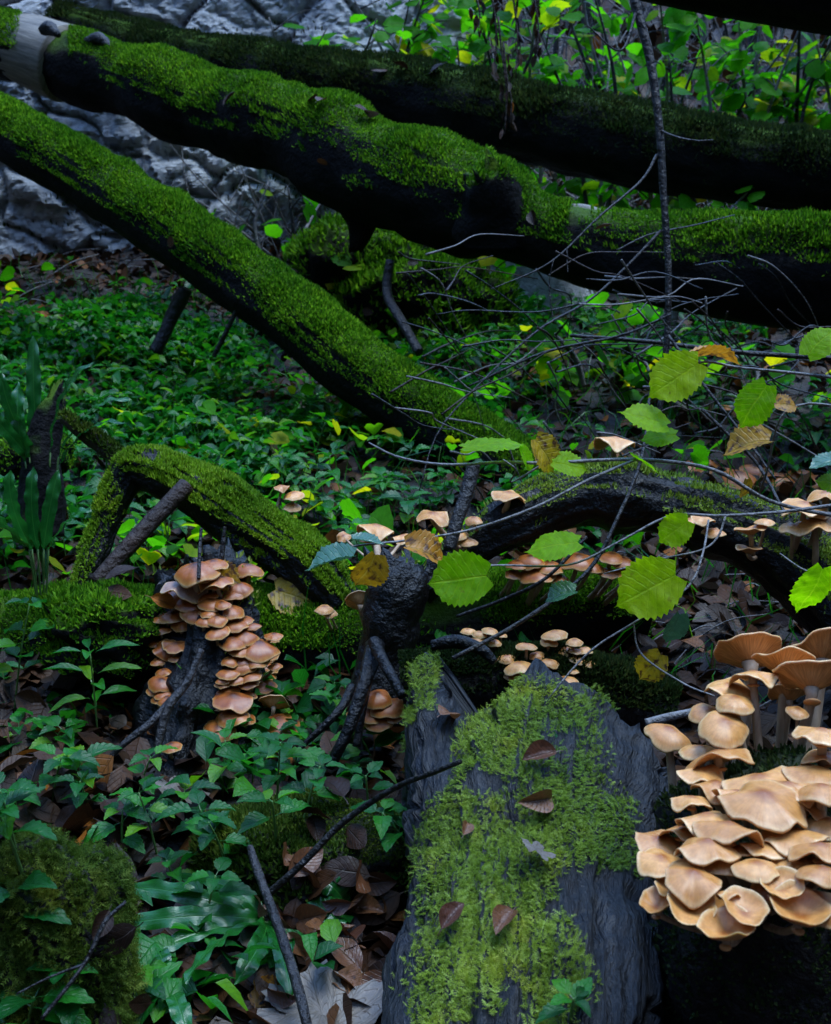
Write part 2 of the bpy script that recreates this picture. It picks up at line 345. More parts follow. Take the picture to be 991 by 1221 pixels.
def gill_mat():
    n = NT('gills'); uv = n.uv(); st = n.noise(6, 2, 0.5, n.mapv(uv, (30, 0.4, 1)))
    n.base(n.ramp(st, [(0.3, (0.38, 0.15, 0.045)), (0.65, (0.70, 0.34, 0.12))])); n.p(Roughness=0.6)
    n.b.inputs['Subsurface Weight'].default_value = 0.2; n.b.inputs['Subsurface Radius'].default_value = (1, 0.45, 0.2); n.b.inputs['Subsurface Scale'].default_value = 0.006; return n.m
M['gills'] = gill_mat()
def stem_mat():
    n = NT('stem'); s = n.noise(60, 4, 0.6, n.mapv(n.pos(), (1, 1, 0.25))); n.base(n.ramp(s, [(0.3, (0.20, 0.11, 0.055)), (0.7, (0.50, 0.34, 0.21))])); n.p(Roughness=0.6); n.bump(s, 0.4, 0.003); return n.m
M['stem'] = stem_mat()

# ------------------------------------------------------------------ terrain
def ground_z(x, y):
    x = np.asarray(x, float); y = np.asarray(y, float)
    z = np.interp(y, [-40, -8, -1.6, 0.4, 1.2, 2.1, 3.4, 5.0, 6.5, 7.2, 8.5, 10, 13, 40], [38, 8.0, 1.0, 0.22, 0.20, 0.26, 0.46, 0.76, 1.0, 1.1, 1.6, 2.4, 3.9, 12.5])  # unseen hill behind the camera is raised steeply to block light from there
    s = np.maximum(0, np.abs(x) - (0.45 * np.maximum(y, 0) + 1.1)); z = z + 0.95 * s + 0.08 * np.maximum(0, -x - 0.5) * np.clip((y - 3) / 2, 0, 1)  # side banks out of view are raised to cut off low light
    p = np.stack([x, y, 0 * x], -1)
    return z + 0.05 * fbm(p * 1.7, 3, 3) + 0.02 * fbm(p * 7, 3, 4) + 0.5 * np.clip((np.abs(y) - 8) / 8, 0, 1) * fbm(p * 0.5, 4, 5)
def axis(near, far, n1, n2):
    a = np.linspace(near[0], near[1], n1); l = near[0] - np.geomspace(0.03, near[0] - far[0], n2)[::-1]; r = near[1] + np.geomspace(0.03, far[1] - near[1], n2); return np.concatenate([l, a, r])
gx = axis((-3.2, 3.2), (-40, 40), 190, 30); gy = axis((0.6, 8.5), (-40, 40), 220, 30)
GX, GY = np.meshgrid(gx, gy); GV = np.stack([GX, GY, ground_z(GX, GY)], -1).reshape(-1, 3); nx_ = len(gx)
ii = (np.arange(len(gy) - 1)[:, None] * nx_ + np.arange(nx_ - 1)[None]).ravel(); GF = np.stack([ii, ii + 1, ii + nx_ + 1, ii + nx_], -1)
g = solid('ground', GV, GF, M['soil']); tag(g, kind='structure')
SOL = {}
def reg(name, V, F): SOL[name] = BVHTree.FromPolygons([tuple(v) for v in V], [tuple(int(i) for i in t) for t in tris(F)])
reg('ground', GV, GF)
def hit(px, py, names=None):
    r = ray(px, py); best = None
    for k in (names or SOL):
        h = SOL[k].ray_cast(Vector(CAM), Vector(nrm(r)))
        if h[0] is not None:
            d = h[3] / np.linalg.norm(r)
            if best is None or d < best[0]: best = (d, np.array(h[0]), np.array(h[1]), k)
    return best
def nearest(p, names):
    best = None
    for k in names:
        h = SOL[k].find_nearest(Vector(p))
        if h[0] is not None and (best is None or h[3] < best[1]): best = (np.array(h[0]), h[3], np.array(h[1]))
    return best

# cliff
def cliff():
    nu, nv = 330, 260; xs = np.linspace(-6.0, 0.5, nu); zs = np.linspace(0.5, 5.0, nv); X, Z = np.meshgrid(xs, zs)
    y = 7.25 + 0.28 * (X + 2); y += np.clip((X + 0.5) / 1.0, 0, 1) * 0.8
    p = np.stack([X, Z, 0 * X], -1); y -= 0.34 * fbm(p * 1.1, 3, 21)
    q = p + 0.16 * np.stack([fbm(p * 3.0, 3, 31), fbm(p * 3.0, 3, 32), 0 * X], -1); v1 = np.zeros_like(X); v2 = np.zeros_like(X); v3 = np.zeros_like(X)
    for i in range(nv):
        for j in range(nu):
            a = mnoise.voronoi(Vector((q[i, j, 0] * 2.0, q[i, j, 1] * 2.5, 0.3)))[0]; v1[i, j] = a[1] - a[0]
            a = mnoise.voronoi(Vector((q[i, j, 0] * 6.5, q[i, j, 1] * 8.0, 1.3)))[0]; v2[i, j] = a[0]; v3[i, j] = a[1] - a[0]
    blk = vnoise(np.stack([np.floor(q[..., 0] * 2.2 + 0.4 * np.floor(q[..., 1] * 2.6)), np.floor(q[..., 1] * 2.6), 0 * X], -1) * 7.7, 77)
    y -= 0.10 * np.clip(v1 * 9, 0, 1) + 0.06 * blk; y -= 0.022 * np.clip(v3 * 7, 0, 1) - 0.02 * v2; y -= 0.05 * np.abs(fbm(q * 5, 4, 41)) + 0.035 * fbm(p * 16, 4, 42)
    y += 0.32 * (Z - 1.0)
    V = np.stack([X, y, Z], -1).reshape(-1, 3); k = (np.arange(nv - 1)[:, None] * nu + np.arange(nu - 1)[None]).ravel()
    F = np.stack([k, k + 1, k + nu + 1, k + nu], -1)
    o = solid('cliff', V, F, M['rock'], base=(-3, 7.3, 0.5), smooth=False); tag(o, kind='structure'); reg('cliff', V, F)
    p, n = scatter(V, F, 60000, lambda p, n: np.clip((n[:, 2] * 1.2 - 0.35), 0, 1) * np.clip(fbm(p * 2.0, 3, 61) * 4 - 0.3, 0, 1), 5)
    MV, MF, r = blades(p, n + [0, 0, 0.5], 0.03, 0.008, 0.6, 3)
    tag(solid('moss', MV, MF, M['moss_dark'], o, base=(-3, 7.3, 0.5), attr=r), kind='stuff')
cliff()

# ------------------------------------------------------------------ logs
def pr(rows):   # (px, py, depth, half thickness in px) -> x, y, z, r
    return np.array([[*P(a, b, d), h * d / FPX] for a, b, d, h in rows])
def moss_on(parent, V, F, n, mat, L, Wd, thr=0.1, seed=1, patch=2.0, pfreq=2.5, up=0.8, extra=None, bias=0.6):
    def mask(p, nn):
        m = np.clip((nn[:, 2] - thr + 0.35 * fbm(p * 5, 3, seed + 2)) * 3, 0, 1) * np.clip((fbm(p * pfreq, 3, seed) + bias) * patch, 0, 1)
        if extra is not None: m = m * extra(p, nn)
        return m
    p, nn = scatter(V, F, n, mask, seed); r = np.random.default_rng(seed)
    lump = 0.45 + 1.2 * np.clip(fbm(p * 9, 2, seed + 7) + 0.4, 0, 1.2)
    d = nn * 0.8 + np.array([0, 0, up]) + 0.75 * r.normal(size=p.shape)
    MV, MF, rr = blades(p + nn * (1.1 * L * np.clip(fbm(p * (0.12 / L) , 3, seed + 8) + 0.25, 0, 1)[:, None]), d, L * lump * r.uniform(0.6, 1.3, len(p)), Wd * r.uniform(0.7, 1.3, len(p)), 0.7, seed)
    b = parent.location; o = solid('moss', MV, MF, mat, parent.children[0] if parent.children else parent, base=b, attr=rr); tag(o, kind='stuff'); return o
def log(name, rows, label, cat='log', mat='bark', bump=0.12, ns=36, nr=130, seed=0, reg_name=None, freq=5, grain=0.05, jag=0.0, base=None, rfun=None, part='trunk'):
    R = pr(rows); V, F, uv = tube(R, ns, nr, bump, freq, grain, seed, True, jag, 5, rfun)
    b = base if base is not None else R[np.argmin(R[:, 2]), :3]
    t = empty(name, b, label, cat); solid(part, V, F, M[mat], t, uv=uv); reg(reg_name or name + str(seed), V, F)
    return t, V, F
# middle big log
LA = [(-420, -75, 7.3, 30), (-150, 10, 6.6, 33), (0, 52, 6.1, 35), (45, 64, 5.95, 36), (75, 74, 5.9, 37), (110, 86, 5.8, 43), (160, 98, 5.65, 40), (200, 113, 5.5, 48), (255, 133, 5.35, 45), (300, 146, 5.2, 51), (345, 160, 5.08, 48), (395, 178, 4.95, 60), (440, 202, 4.85, 55), (485, 214, 4.75, 62), (540, 234, 4.63, 60), (590, 248, 4.55, 58), (630, 272, 4.5, 42), (700, 292, 4.35, 48), (780, 310, 4.2, 53), (870, 322, 4.1, 58), (991, 328, 4.0, 66), (1200, 345, 3.8, 68), (1700, 420, 3.5, 70)]
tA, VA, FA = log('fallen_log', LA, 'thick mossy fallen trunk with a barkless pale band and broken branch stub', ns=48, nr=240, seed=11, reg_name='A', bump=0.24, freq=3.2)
def notbare(p, n):
    u = (p - CAM); dd = u @ np.array([0, CP, -SP]); px = W / 2 + FPX * u[:, 0] / dd
    return np.where((px > 24) & (px < 82), 0.0, 1.0) * np.where((px > 680) & (px < 730) , np.clip(1 - n[:, 2] * 1.1 + fbm(p * 9, 2, 3), 0.0, 1), 1.0)
moss_on(tA, VA, FA, 330000, M['moss_log'], 0.016, 0.0048, 0.12, 3, 3.0, 2.0, extra=notbare, bias=0.95)
# bare barkless sleeve and pale streak
bp = pr([(28, 59, 6.0, 40), (50, 66, 5.94, 43), (80, 76, 5.88, 45)]); V, F, uv = tube(bp, 40, 16, 0.03, 6, 0.02, 5); solid('bare_wood', V, F, M['pale_wood'], tA, uv=uv)
bp = pr([(668, 246, 4.36, 3), (695, 251, 4.33, 8), (720, 259, 4.28, 8), (748, 270, 4.2, 3)]); V, F, uv = tube(bp, 16, 14, 0.1, 6, 0.05, 6); solid('bare_wood', V, F, M['pale_wood'], tA, uv=uv)
# broken stubs
bp = pr([(590, 270, 4.5, 48), (588, 240, 4.42, 40), (580, 216, 4.36, 30), (572, 202, 4.33, 20)]); V, F, uv = tube(bp, 24, 24, 0.25, 9, 0.1, 8, jag=0.05); solid('broken_branch', V, F, M['bark'], tA, uv=uv)
SV, SF = V, F; moss_on(tA, SV, SF, 14000, M['moss_log'], 0.018, 0.005, 0.2, 9)
bp = pr([(420, 225, 4.9, 30), (432, 262, 4.9, 20), (424, 300, 4.92, 7)]); V, F, uv = tube(bp, 20, 20, 0.2, 9, 0.1, 9, jag=0.02); solid('broken_branch', V, F, M['bark'], tA, uv=uv)
for (x, y, w) in ((118, 47, 14), (165, 62, 12), (60, 33, 10)):
    bp = pr([(x - w, y + 4, 5.65, 6), (x, y, 5.62, 8), (x + w, y + 9, 5.58, 3)]); V, F, uv = tube(bp, 10, 8, 0.4, 20, 0.1, int(x)); V = V.copy(); solid('loose_bark', V, F, M['dark_twig'], tA, uv=uv)
# back log
LB = [(-300, -45, 8.0, 18), (-50, 0, 7.5, 20), (60, 28, 7.2, 22), (200, 68, 6.7, 31), (320, 92, 6.3, 36), (500, 120, 5.9, 41), (600, 141, 5.7, 46), (700, 163, 5.5, 46), (800, 183, 5.35, 46), (991, 209, 5.15, 46), (1250, 255, 4.9, 48), (1750, 340, 4.6, 50)]
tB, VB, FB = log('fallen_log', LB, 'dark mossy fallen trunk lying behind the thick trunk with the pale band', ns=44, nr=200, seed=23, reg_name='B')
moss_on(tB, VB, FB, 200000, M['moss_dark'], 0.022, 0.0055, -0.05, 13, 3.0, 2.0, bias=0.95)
# diagonal log
LC = [(-500, -110, 6.6, 32), (-150, 60, 5.4, 33), (0, 152, 4.9, 34), (93, 205, 4.7, 35.5), (194, 268, 4.5, 37), (270, 322, 4.35, 38), (350, 377, 4.2, 39), (421, 436, 4.05, 40), (480, 478, 3.95, 40), (540, 518, 3.85, 40), (610, 562, 3.75, 38), (700, 620, 3.6, 30)]
tC, VC, FC = log('fallen_log', LC, 'mossy trunk leaning steeply from the rock face down into the undergrowth', ns=44, nr=200, seed=37, reg_name='C')
moss_on(tC, VC, FC, 300000, M['moss_log'], 0.015, 0.0045, 0.08, 23, 2.2, 2.6, bias=0.85)
# dark log overhead
LT = [(650, -75, 3.7, 40), (800, -42, 3.6, 46), (991, -15, 3.5, 50), (1250, 20, 3.4, 54), (1900, 120, 3.2, 60)]
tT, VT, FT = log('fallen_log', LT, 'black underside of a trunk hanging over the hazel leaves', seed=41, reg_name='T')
# low log behind the fungus stump
LD = [(-120, 770, 2.75, 50), (20, 762, 2.7, 55), (130, 762, 2.66, 58), (300, 764, 2.62, 60), (400, 764, 2.6, 62), (550, 742, 2.62, 58), (680, 726, 2.66, 48), (760, 722, 2.7, 40)]
tD, VD, FD = log('fallen_log', LD, 'low mossy log lying behind the rotting stump of tiered mushrooms', seed=53, reg_name='D', bump=0.2)
moss_on(tD, VD, FD, 120000, M['moss_log'], 0.012, 0.0034, 0.0, 31, 3.0, 4.0, bias=0.5)
# arched root
LE = [(82, 765, 2.60, 13), (98, 705, 2.64, 14), (118, 645, 2.68, 15), (138, 592, 2.71, 18), (160, 560, 2.72, 22), (205, 572, 2.70, 24), (255, 600, 2.66, 28), (310, 634, 2.62, 32), (360, 670, 2.58, 31), (410, 722, 2.56, 24)]
tE, VE, FE = log('arched_root', LE, 'arched wet root with a bright mossy back above the tiered mushrooms', 'root', 'wet_bark', 0.5, seed=61, reg_name='E', freq=7, part='root', grain=0.14, ns=48)
moss_on(tE, VE, FE, 130000, M['moss_green'], 0.0115, 0.003, 0.35, 41, 4.0, 6.0, bias=0.12)
bp = pr([(76, 498, 2.8, 7), (105, 520, 2.78, 10), (140, 545, 2.74, 11), (165, 570, 2.72, 14)]); V, F, uv = tube(bp, 14, 30, 0.12, 20, 0.05, 3); solid('branch', V, F, M['brown_twig'], tE, uv=uv)
moss_on(tE, V, F, 4000, M['moss_yellow'], 0.012, 0.003, 0.2, 44, 2, 8)
bp = pr([(112, 695, 2.45, 9), (150, 655, 2.5, 10), (190, 612, 2.55, 10), (222, 580, 2.6, 11)]); V, F, uv = tube(bp, 14, 30, 0.12, 20, 0.05, 4)
t = empty('stick', bp[0, :3], 'dark reddish stick propped under the arched mossy root', 'stick'); solid('shaft', V, F, M['brown_twig'], t, uv=uv); reg('stick', V, F)
# black curved log on the right
LF = [(500, 705, 2.5, 20), (560, 655, 2.5, 27), (625, 618, 2.5, 33), (690, 594, 2.5, 35), (735, 592, 2.48, 40), (790, 600, 2.47, 34), (850, 617, 2.45, 38), (900, 640, 2.43, 42), (945, 668, 2.41, 46), (1000, 715, 2.38, 50), (1060, 770, 2.36, 50)]
tF, VF, FF = log('fallen_branch', LF, 'wet black curved branch with small bright moss patches on top', 'branch', 'wet_bark', 0.42, seed=71, reg_name='F', freq=5.5, grain=0.2, part='wood')
moss_on(tF, VF, FF, 60000, M['moss_bright'], 0.010, 0.003, 0.42, 51, 6.0, 6.0, bias=0.08)
# black rotten stub
LS = [(452, 860, 2.2, 34), (458, 800, 2.2, 34), (468, 740, 2.18, 33), (478, 705, 2.18, 36), (470, 672, 2.2, 28)]
tS, VS, FS = log('rotten_stub', LS, 'charred black rotten stub behind the mossy slab of wood', 'stump', 'wet_bark', 0.35, ns=32, nr=60, seed=83, reg_name='S', freq=14, grain=0.12, jag=0.05, part='wood')
moss_on(tS, VS, FS, 2500, M['moss_bright'], 0.014, 0.004, 0.55, 57, 4, 6)
for k, rows in enumerate(([(448, 770, 2.1, 12), (436, 810, 2.02, 9), (415, 870, 1.98, 8), (392, 915, 1.98, 6)], [(446, 765, 2.06, 8), (458, 790, 2.0, 7), (480, 830, 1.95, 6)], [(440, 790, 2.1, 8), (432, 840, 2.03, 6), (425, 890, 2.0, 5)], [(420, 820, 2.05, 7), (402, 850, 2.0, 5), (355, 895, 1.98, 3)])):
    bp = pr(rows); V, F, uv = tube(bp, 10, 24, 0.2, 24, 0.05, k); solid('root', V, F, M['wet_bark'], tS, uv=uv)
# small log behind the slab
LM = [(480, 820, 2.05, 36), (560, 812, 2.05, 40), (650, 812, 2.05, 42), (740, 835, 2.05, 38), (800, 850, 2.05, 30)]
tM, VM, FM = log('fallen_log', LM, 'short dark log carrying little mushrooms just behind the mossy slab', seed=91, reg_name='M', mat='rotten', bump=0.2)
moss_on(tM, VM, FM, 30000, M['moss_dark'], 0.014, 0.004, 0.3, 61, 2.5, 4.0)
# dark broken stump in the left fern
LL = [(50, 640, 2.95, 26), (50, 560, 2.95, 24), (55, 510, 2.95, 20), (70, 470, 2.95, 9)]
tL, VL, FL = log('broken_stump', LL, 'dark splintered little stump inside the tall strap-leaved fern', 'stump', 'bark', 0.3, ns=24, nr=40, seed=95, reg_name='L', freq=14, grain=0.12, jag=0.06, part='wood')
# fungus stump
def gshape(th, t): return 1 + 0.12 * np.cos(3 * th) + 0.1 * np.cos(5 * th + 1)
LG = [(232, 985, 2.3, 100), (236, 930, 2.3, 84), (245, 860, 2.34, 66), (258, 790, 2.38, 60), (255, 730, 2.42, 52), (245, 680, 2.46, 44)]
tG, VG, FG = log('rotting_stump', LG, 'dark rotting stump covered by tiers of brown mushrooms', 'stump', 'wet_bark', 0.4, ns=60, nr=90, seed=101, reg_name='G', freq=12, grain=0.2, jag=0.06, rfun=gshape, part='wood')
moss_on(tG, VG, FG, 5000, M['moss_bright'], 0.016, 0.004, -0.1, 65, 4.0, 9.0, bias=-0.1)
for k, rows in enumerate(([(240, 775, 2.2, 4), (222, 815, 2.16, 5), (200, 845, 2.13, 6), (183, 908, 2.1, 4)], [(205, 835, 2.15, 6), (180, 862, 2.12, 5), (150, 885, 2.1, 4), (120, 915, 2.1, 3)])):
    bp = pr(rows); V, F, uv = tube(bp, 10, 24, 0.2, 24, 0.05, k); solid('root', V, F, M['dark_twig'], tG, uv=uv)

# ------------------------------------------------------------------ rotten slab in the foreground
def slab():
    ax = pr([(618, 1420, 1.20, 168), (620, 1221, 1.40, 166), (630, 1050, 1.60, 158), (640, 950, 1.74, 160), (648, 880, 1.86, 158)])
    nr, ns = 190, 180; S = spline(ax, nr); C = S[:, :3]; R = S[:, 3] * 1.0
    T, N, B = frames(C)
    L = np.concatenate([[0], np.cumsum(np.linalg.norm(np.diff(C, axis=0), axis=1))]); t = L / L[-1]
    th = np.linspace(-math.pi, math.pi, ns, endpoint=False)
    # sideways coordinate a (-1 left .. 1 right) and height profile h
    a = np.sin(th); topm = np.cos(th) > 0
    h = np.where(topm, np.abs(np.cos(th)) ** 0.75 * 0.62, -np.abs(np.cos(th)) ** 0.6 * 0.75)
    AA = np.repeat(a[None], nr, 0); HH = np.repeat(h[None], nr, 0); TT = np.repeat(t[:, None], ns, 1); TM = np.repeat(topm[None], nr, 0)
    # raised splintered ridge on the left toward the far end, with a sunk hollow beside it
    ridge = np.exp(-((AA + 0.86) / 0.13) ** 2) * np.clip((TT - 0.62) / 0.38, 0, 1) ** 1.3
    hollow = np.exp(-((AA + 0.48) / 0.24) ** 2) * np.clip((TT - 0.72) / 0.28, 0, 1)
    HH = HH + np.where(TM, 0.30 * ridge - 0.24 * hollow, 0.1 * ridge)
    HH = HH - np.where(TM, 0.22 * np.clip((AA - 0.15) / 0.8, 0, 1) ** 1.5 * np.clip((TT - 0.4) / 0.5, 0, 1), 0)
    AA = AA - 0.10 * ridge
    waist = np.where(AA < 0, 1 - 0.16 * np.exp(-((TT - 0.52) / 0.16) ** 2), 1.0)
    AA = AA * waist
    # Z-up frame across the axis
    X = nrm(np.cross(T, np.array([0, 0, 1.0]))); Z = nrm(np.cross(X, T))
    V = C[:, None] + R[:, None, None] * (AA[..., None] * X[:, None] + HH[..., None] * Z[:, None])
    nrmv = nrm(AA[..., None] * X[:, None] + HH[..., None] * Z[:, None])
    gp = np.stack([AA * 11, HH * 11, TT * 3.0], -1)
    d = 0.008 * vnoise(gp, 3) + 0.004 * vnoise(gp * np.array([2.3, 2.3, 2.6]), 4) + 0.020 * fbm(V * 8, 4, 6) + 0.005 * fbm(V * 40, 3, 9)
    gr = np.stack([AA * 5, HH * 5, TT * 1.6], -1) + 0.25 * fbm(V * 7, 2, 15)[..., None]
    d = d - 0.016 * np.clip(1 - np.abs(vnoise(gr, 16)) * 14, 0, 1) - 0.008 * np.clip(1 - np.abs(vnoise(gr * 2.1, 17)) * 9, 0, 1)
    V = V + nrmv * d[..., None]
    # ragged far end: longest at the left ridge, pulled back in the hollow, cut down toward the right
    end = np.interp(a, [-1, -0.86, -0.6, -0.35, -0.05, 0.3, 0.7, 1.0], [0.0, 0.03, -0.02, -0.05, 0.02, 0.0, -0.05, -0.10]) + 0.03 * vnoise(np.stack([a * 14, h * 14, a * 0], -1), 12)
    k = np.clip((TT - 0.7) / 0.3, 0, 1)
    V = V + (k * end[None])[..., None] * T[:, None]
    V2 = V.reshape(-1, 3); i = np.arange(nr - 1)[:, None] * ns; j = np.arange(ns)[None]; j2 = (j + 1) % ns
    F = np.stack([i + j, i + j2, i + ns + j2, i + ns + j], -1).reshape(-1, 4)
    # inner broken end (set back so the rim reads as a shell)
    e0 = (nr - 1) * ns; rim = V2[e0:e0 + ns]; c = C[-1]
    in1 = rim + (c - rim) * 0.18 - T[-1] * 0.02; in2 = rim + (c - rim) * 0.5 - T[-1] * 0.07; n0 = len(V2)
    V2 = np.vstack([V2, in1, in2, c - T[-1] * 0.10]); a_ = np.arange(ns); b_ = (a_ + 1) % ns
    Q = np.vstack([np.stack([e0 + a_, e0 + b_, n0 + b_, n0 + a_], -1), np.stack([n0 + a_, n0 + b_, n0 + ns + b_, n0 + ns + a_], -1)])
    Tt = np.stack([n0 + ns + a_, n0 + ns + b_, np.full(ns, n0 + 2 * ns)], -1)
    uv = np.stack([np.repeat(th[None] / (2 * math.pi) + 0.5, nr, 0), np.repeat(L[:, None], ns, 1)], -1).reshape(-1, 2); uv = np.vstack([uv, uv[-ns:], uv[-ns:], [[0.5, 1]]])
    t_ = empty('rotten_log', C[0] - np.array([0, 0, R[0] * 0.7]), 'grey rotten slab of log coated in yellow-green moss, split ridge on one side', 'log')
    FL_ = [F, Q, Tt]; solid('wood', V2, FL_, M['grey_wood'], t_, uv=uv); reg('slab', V2, [F, Q])
    # moss coat
    Rm = np.interp
    def mask(p, n):
        rel = p - C[0]; dirv = nrm(C[-1] - C[0]); ta = rel @ dirv / np.linalg.norm(C[-1] - C[0]); sx = (p[:, 0] - np.interp(p[:, 1], C[:, 1], C[:, 0])) / np.interp(p[:, 1], C[:, 1], R)
        m = np.clip((n[:, 2] - 0.35) * 4, 0, 1)
        rights = np.clip((0.60 - 0.22 * np.clip((0.55 - ta) * 3, 0, 1) - sx + 0.65 * fbm(p * 7, 3, 71)) * 6, 0, 1)
        left = np.clip((sx + 0.92 - 0.40 * np.clip((ta - 0.62) * 3.2, 0, 1) + 0.3 * fbm(p * 8, 3, 72)) * 6, 0, 1)
        topc = np.clip((0.90 - ta + 0.45 * fbm(p * 9, 3, 73)) * 5, 0, 1)
        hole = np.clip((fbm(p * 10, 4, 74) + 0.36) * 6, 0, 1)
        rimm = np.clip((fbm(p * 14, 2, 75) - 0.05) * 8, 0, 1) * (ta > 0.85)
        return np.clip(m * np.maximum(rights * left * topc * hole, rimm * 0.9), 0, 1)
    Fo = F
    p, n = scatter(V2, [Fo], 105000, mask, 77); r = np.random.default_rng(3)
    flow = np.stack([vnoise(p * 14, 81), vnoise(p * 14 + 50, 82), 0 * p[:, 0]], -1) + 0.55 * r.normal(size=p.shape)
    d = flow - n * (flow * n).sum(1)[:, None]; d = nrm(d) + n * r.uniform(0.1, 0.9, (len(p), 1))
    lift = np.clip(fbm(p * 22, 2, 83) + 0.3, 0, 1)[:, None] * 0.005
    sz = r.uniform(0.7, 1.3, len(p))
    MV, MF, rr = fronds(p + n * lift, d, n, 0.0095 * sz, 0.0032 * sz, 5, 4)
    tag(solid('moss', MV, MF, M['moss_bright'], t_.children[0], base=t_.location, attr=rr), kind='stuff')
slab()

# ------------------------------------------------------------------ stumps, stones and moss cushions
def lump(name, centre, rad, label, cat, mat, seed, bump=0.3, freq=6, moss=None, reg_name=None, nmoss=20000, L=0.012, Wd=0.0035, thr=-0.1, fr=False, mosskw=None, ridged=0.0):
    nu, nv = 56, 36; th = np.linspace(0, 2 * math.pi, nu, endpoint=False); ph = np.linspace(0.02, math.pi - 0.02, nv)
    d = np.stack([np.sin(ph)[:, None] * np.cos(th)[None], np.sin(ph)[:, None] * np.sin(th)[None], np.cos(ph)[:, None] * np.ones(nu)[None]], -1)
    d = np.sign(d) * np.abs(d) ** 0.85
    c = np.asarray(centre, float); r = np.asarray(rad, float)
    k = 1 + bump * fbm(d * freq * 0.35 + seed, 4, seed) + 0.3 * bump * fbm(d * freq + seed, 3, seed + 1)
    V = (c + d * r * k[..., None]).reshape(-1, 3); i = np.arange(nv - 1)[:, None] * nu; j = np.arange(nu)[None]; j2 = (j + 1) % nu
    F = np.stack([i + j, i + nu + j, i + nu + j2, i + j2], -1).reshape(-1, 4)
    V = np.vstack([V, V[:nu].mean(0), V[-nu:].mean(0)]); n0 = nu * nv; a = np.arange(nu); b = (a + 1) % nu; e = (nv - 1) * nu
    Tt = np.vstack([np.stack([a, b, np.full(nu, n0)], -1), np.stack([e + b, e + a, np.full(nu, n0 + 1)], -1)])
    uv = np.stack([np.repeat(th[None] / 6.283, nv, 0), np.repeat(ph[:, None] / 3, nu, 1)], -1).reshape(-1, 2); uv = np.vstack([uv, [0.5, 0], [0.5, 1]])
    t = empty(name, c - [0, 0, r[2]], label, cat); solid('body', V, [F, Tt], M[mat], t, uv=uv); reg(reg_name or name, V, [F, Tt])
    if moss:
        if fr:
            p, n = scatter(V, F, nmoss, lambda p, n: np.clip((n[:, 2] - thr) * 3, 0, 1) * np.clip((fbm(p * 7, 3, seed + 3) + 0.35) * 4, 0, 1), seed)
            rr_ = np.random.default_rng(seed); fl = rr_.normal(size=p.shape); dd = nrm(fl - n * (fl * n).sum(1)[:, None]) + n * rr_.uniform(0.2, 1.2, (len(p), 1)); sz = rr_.uniform(0.7, 1.4, len(p))
            MV, MF, q = fronds(p + n * 0.012 * np.clip(fbm(p * 16, 2, 5), 0, 1)[:, None], dd, n, L * sz, Wd * sz, seed, 4)
            tag(solid('moss', MV, MF, M[moss], t.children[0], base=t.location, attr=q), kind='stuff')
        else: moss_on(t, V, F, nmoss, M[moss], L, Wd, thr, seed, **(mosskw or {}))
    return t
# right stump that carries the big mushrooms
lump('mossy_stump', P(985, 1130, 1.42), (0.20, 0.16, 0.235), 'dark mossy stump under the large cluster of pale orange mushrooms', 'stump', 'rotten', 111, 0.22, 7, 'moss_dark', 'R', 30000, 0.009, 0.0028)
lump('mossy_stump', P(75, 1150, 1.45), (0.085, 0.08, 0.15), 'crumbling stump with olive moss beside the strap-leaved fern', 'stump', 'rotten', 121, 0.35, 8, 'moss_yellow', 'Q', 17000, 0.013, 0.0042, -0.5, True)
lump('mossy_stone', P(370, 1020, 1.85), (0.17, 0.12, 0.07), 'low stone cushioned with soft green moss beside the grey slab', 'stone', 'rotten', 131, 0.25, 6, 'moss_yellow', 'N', 26000, 0.010, 0.003, 0.0)
lump('mossy_boulder', P(440, 345, 5.6), (0.36, 0.3, 0.34), 'mossy boulder seen under the thick trunk beside its hanging stub', 'boulder', 'bark', 141, 0.35, 6, 'moss_log', 'K1', 16000, 0.035, 0.009, -0.2)
lump('mossy_boulder', P(505, 380, 5.4), (0.36, 0.28, 0.24), 'low mossy boulder between the leaning trunk and the grey rock', 'boulder', 'bark', 143, 0.35, 6, 'moss_log', 'K2', 12000, 0.035, 0.009, -0.2)
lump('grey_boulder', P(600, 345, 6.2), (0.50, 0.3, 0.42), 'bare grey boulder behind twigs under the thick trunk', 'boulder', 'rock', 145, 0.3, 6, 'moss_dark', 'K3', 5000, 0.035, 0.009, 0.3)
lump('mossy_stone', P(40, 545, 3.15), (0.10, 0.08, 0.06), 'small mossy stone behind the strap-leaved fern', 'stone', 'bark', 151, 0.25, 6, 'moss_log', 'N2', 7000, 0.014, 0.004, -0.1)
lump('mossy_stone', P(130, 755, 2.42), (0.13, 0.1, 0.085), 'moss mound beneath the left foot of the arched root', 'stone', 'bark', 153, 0.35, 8, 'moss_log', 'N3', 16000, 0.015, 0.004, -0.1)

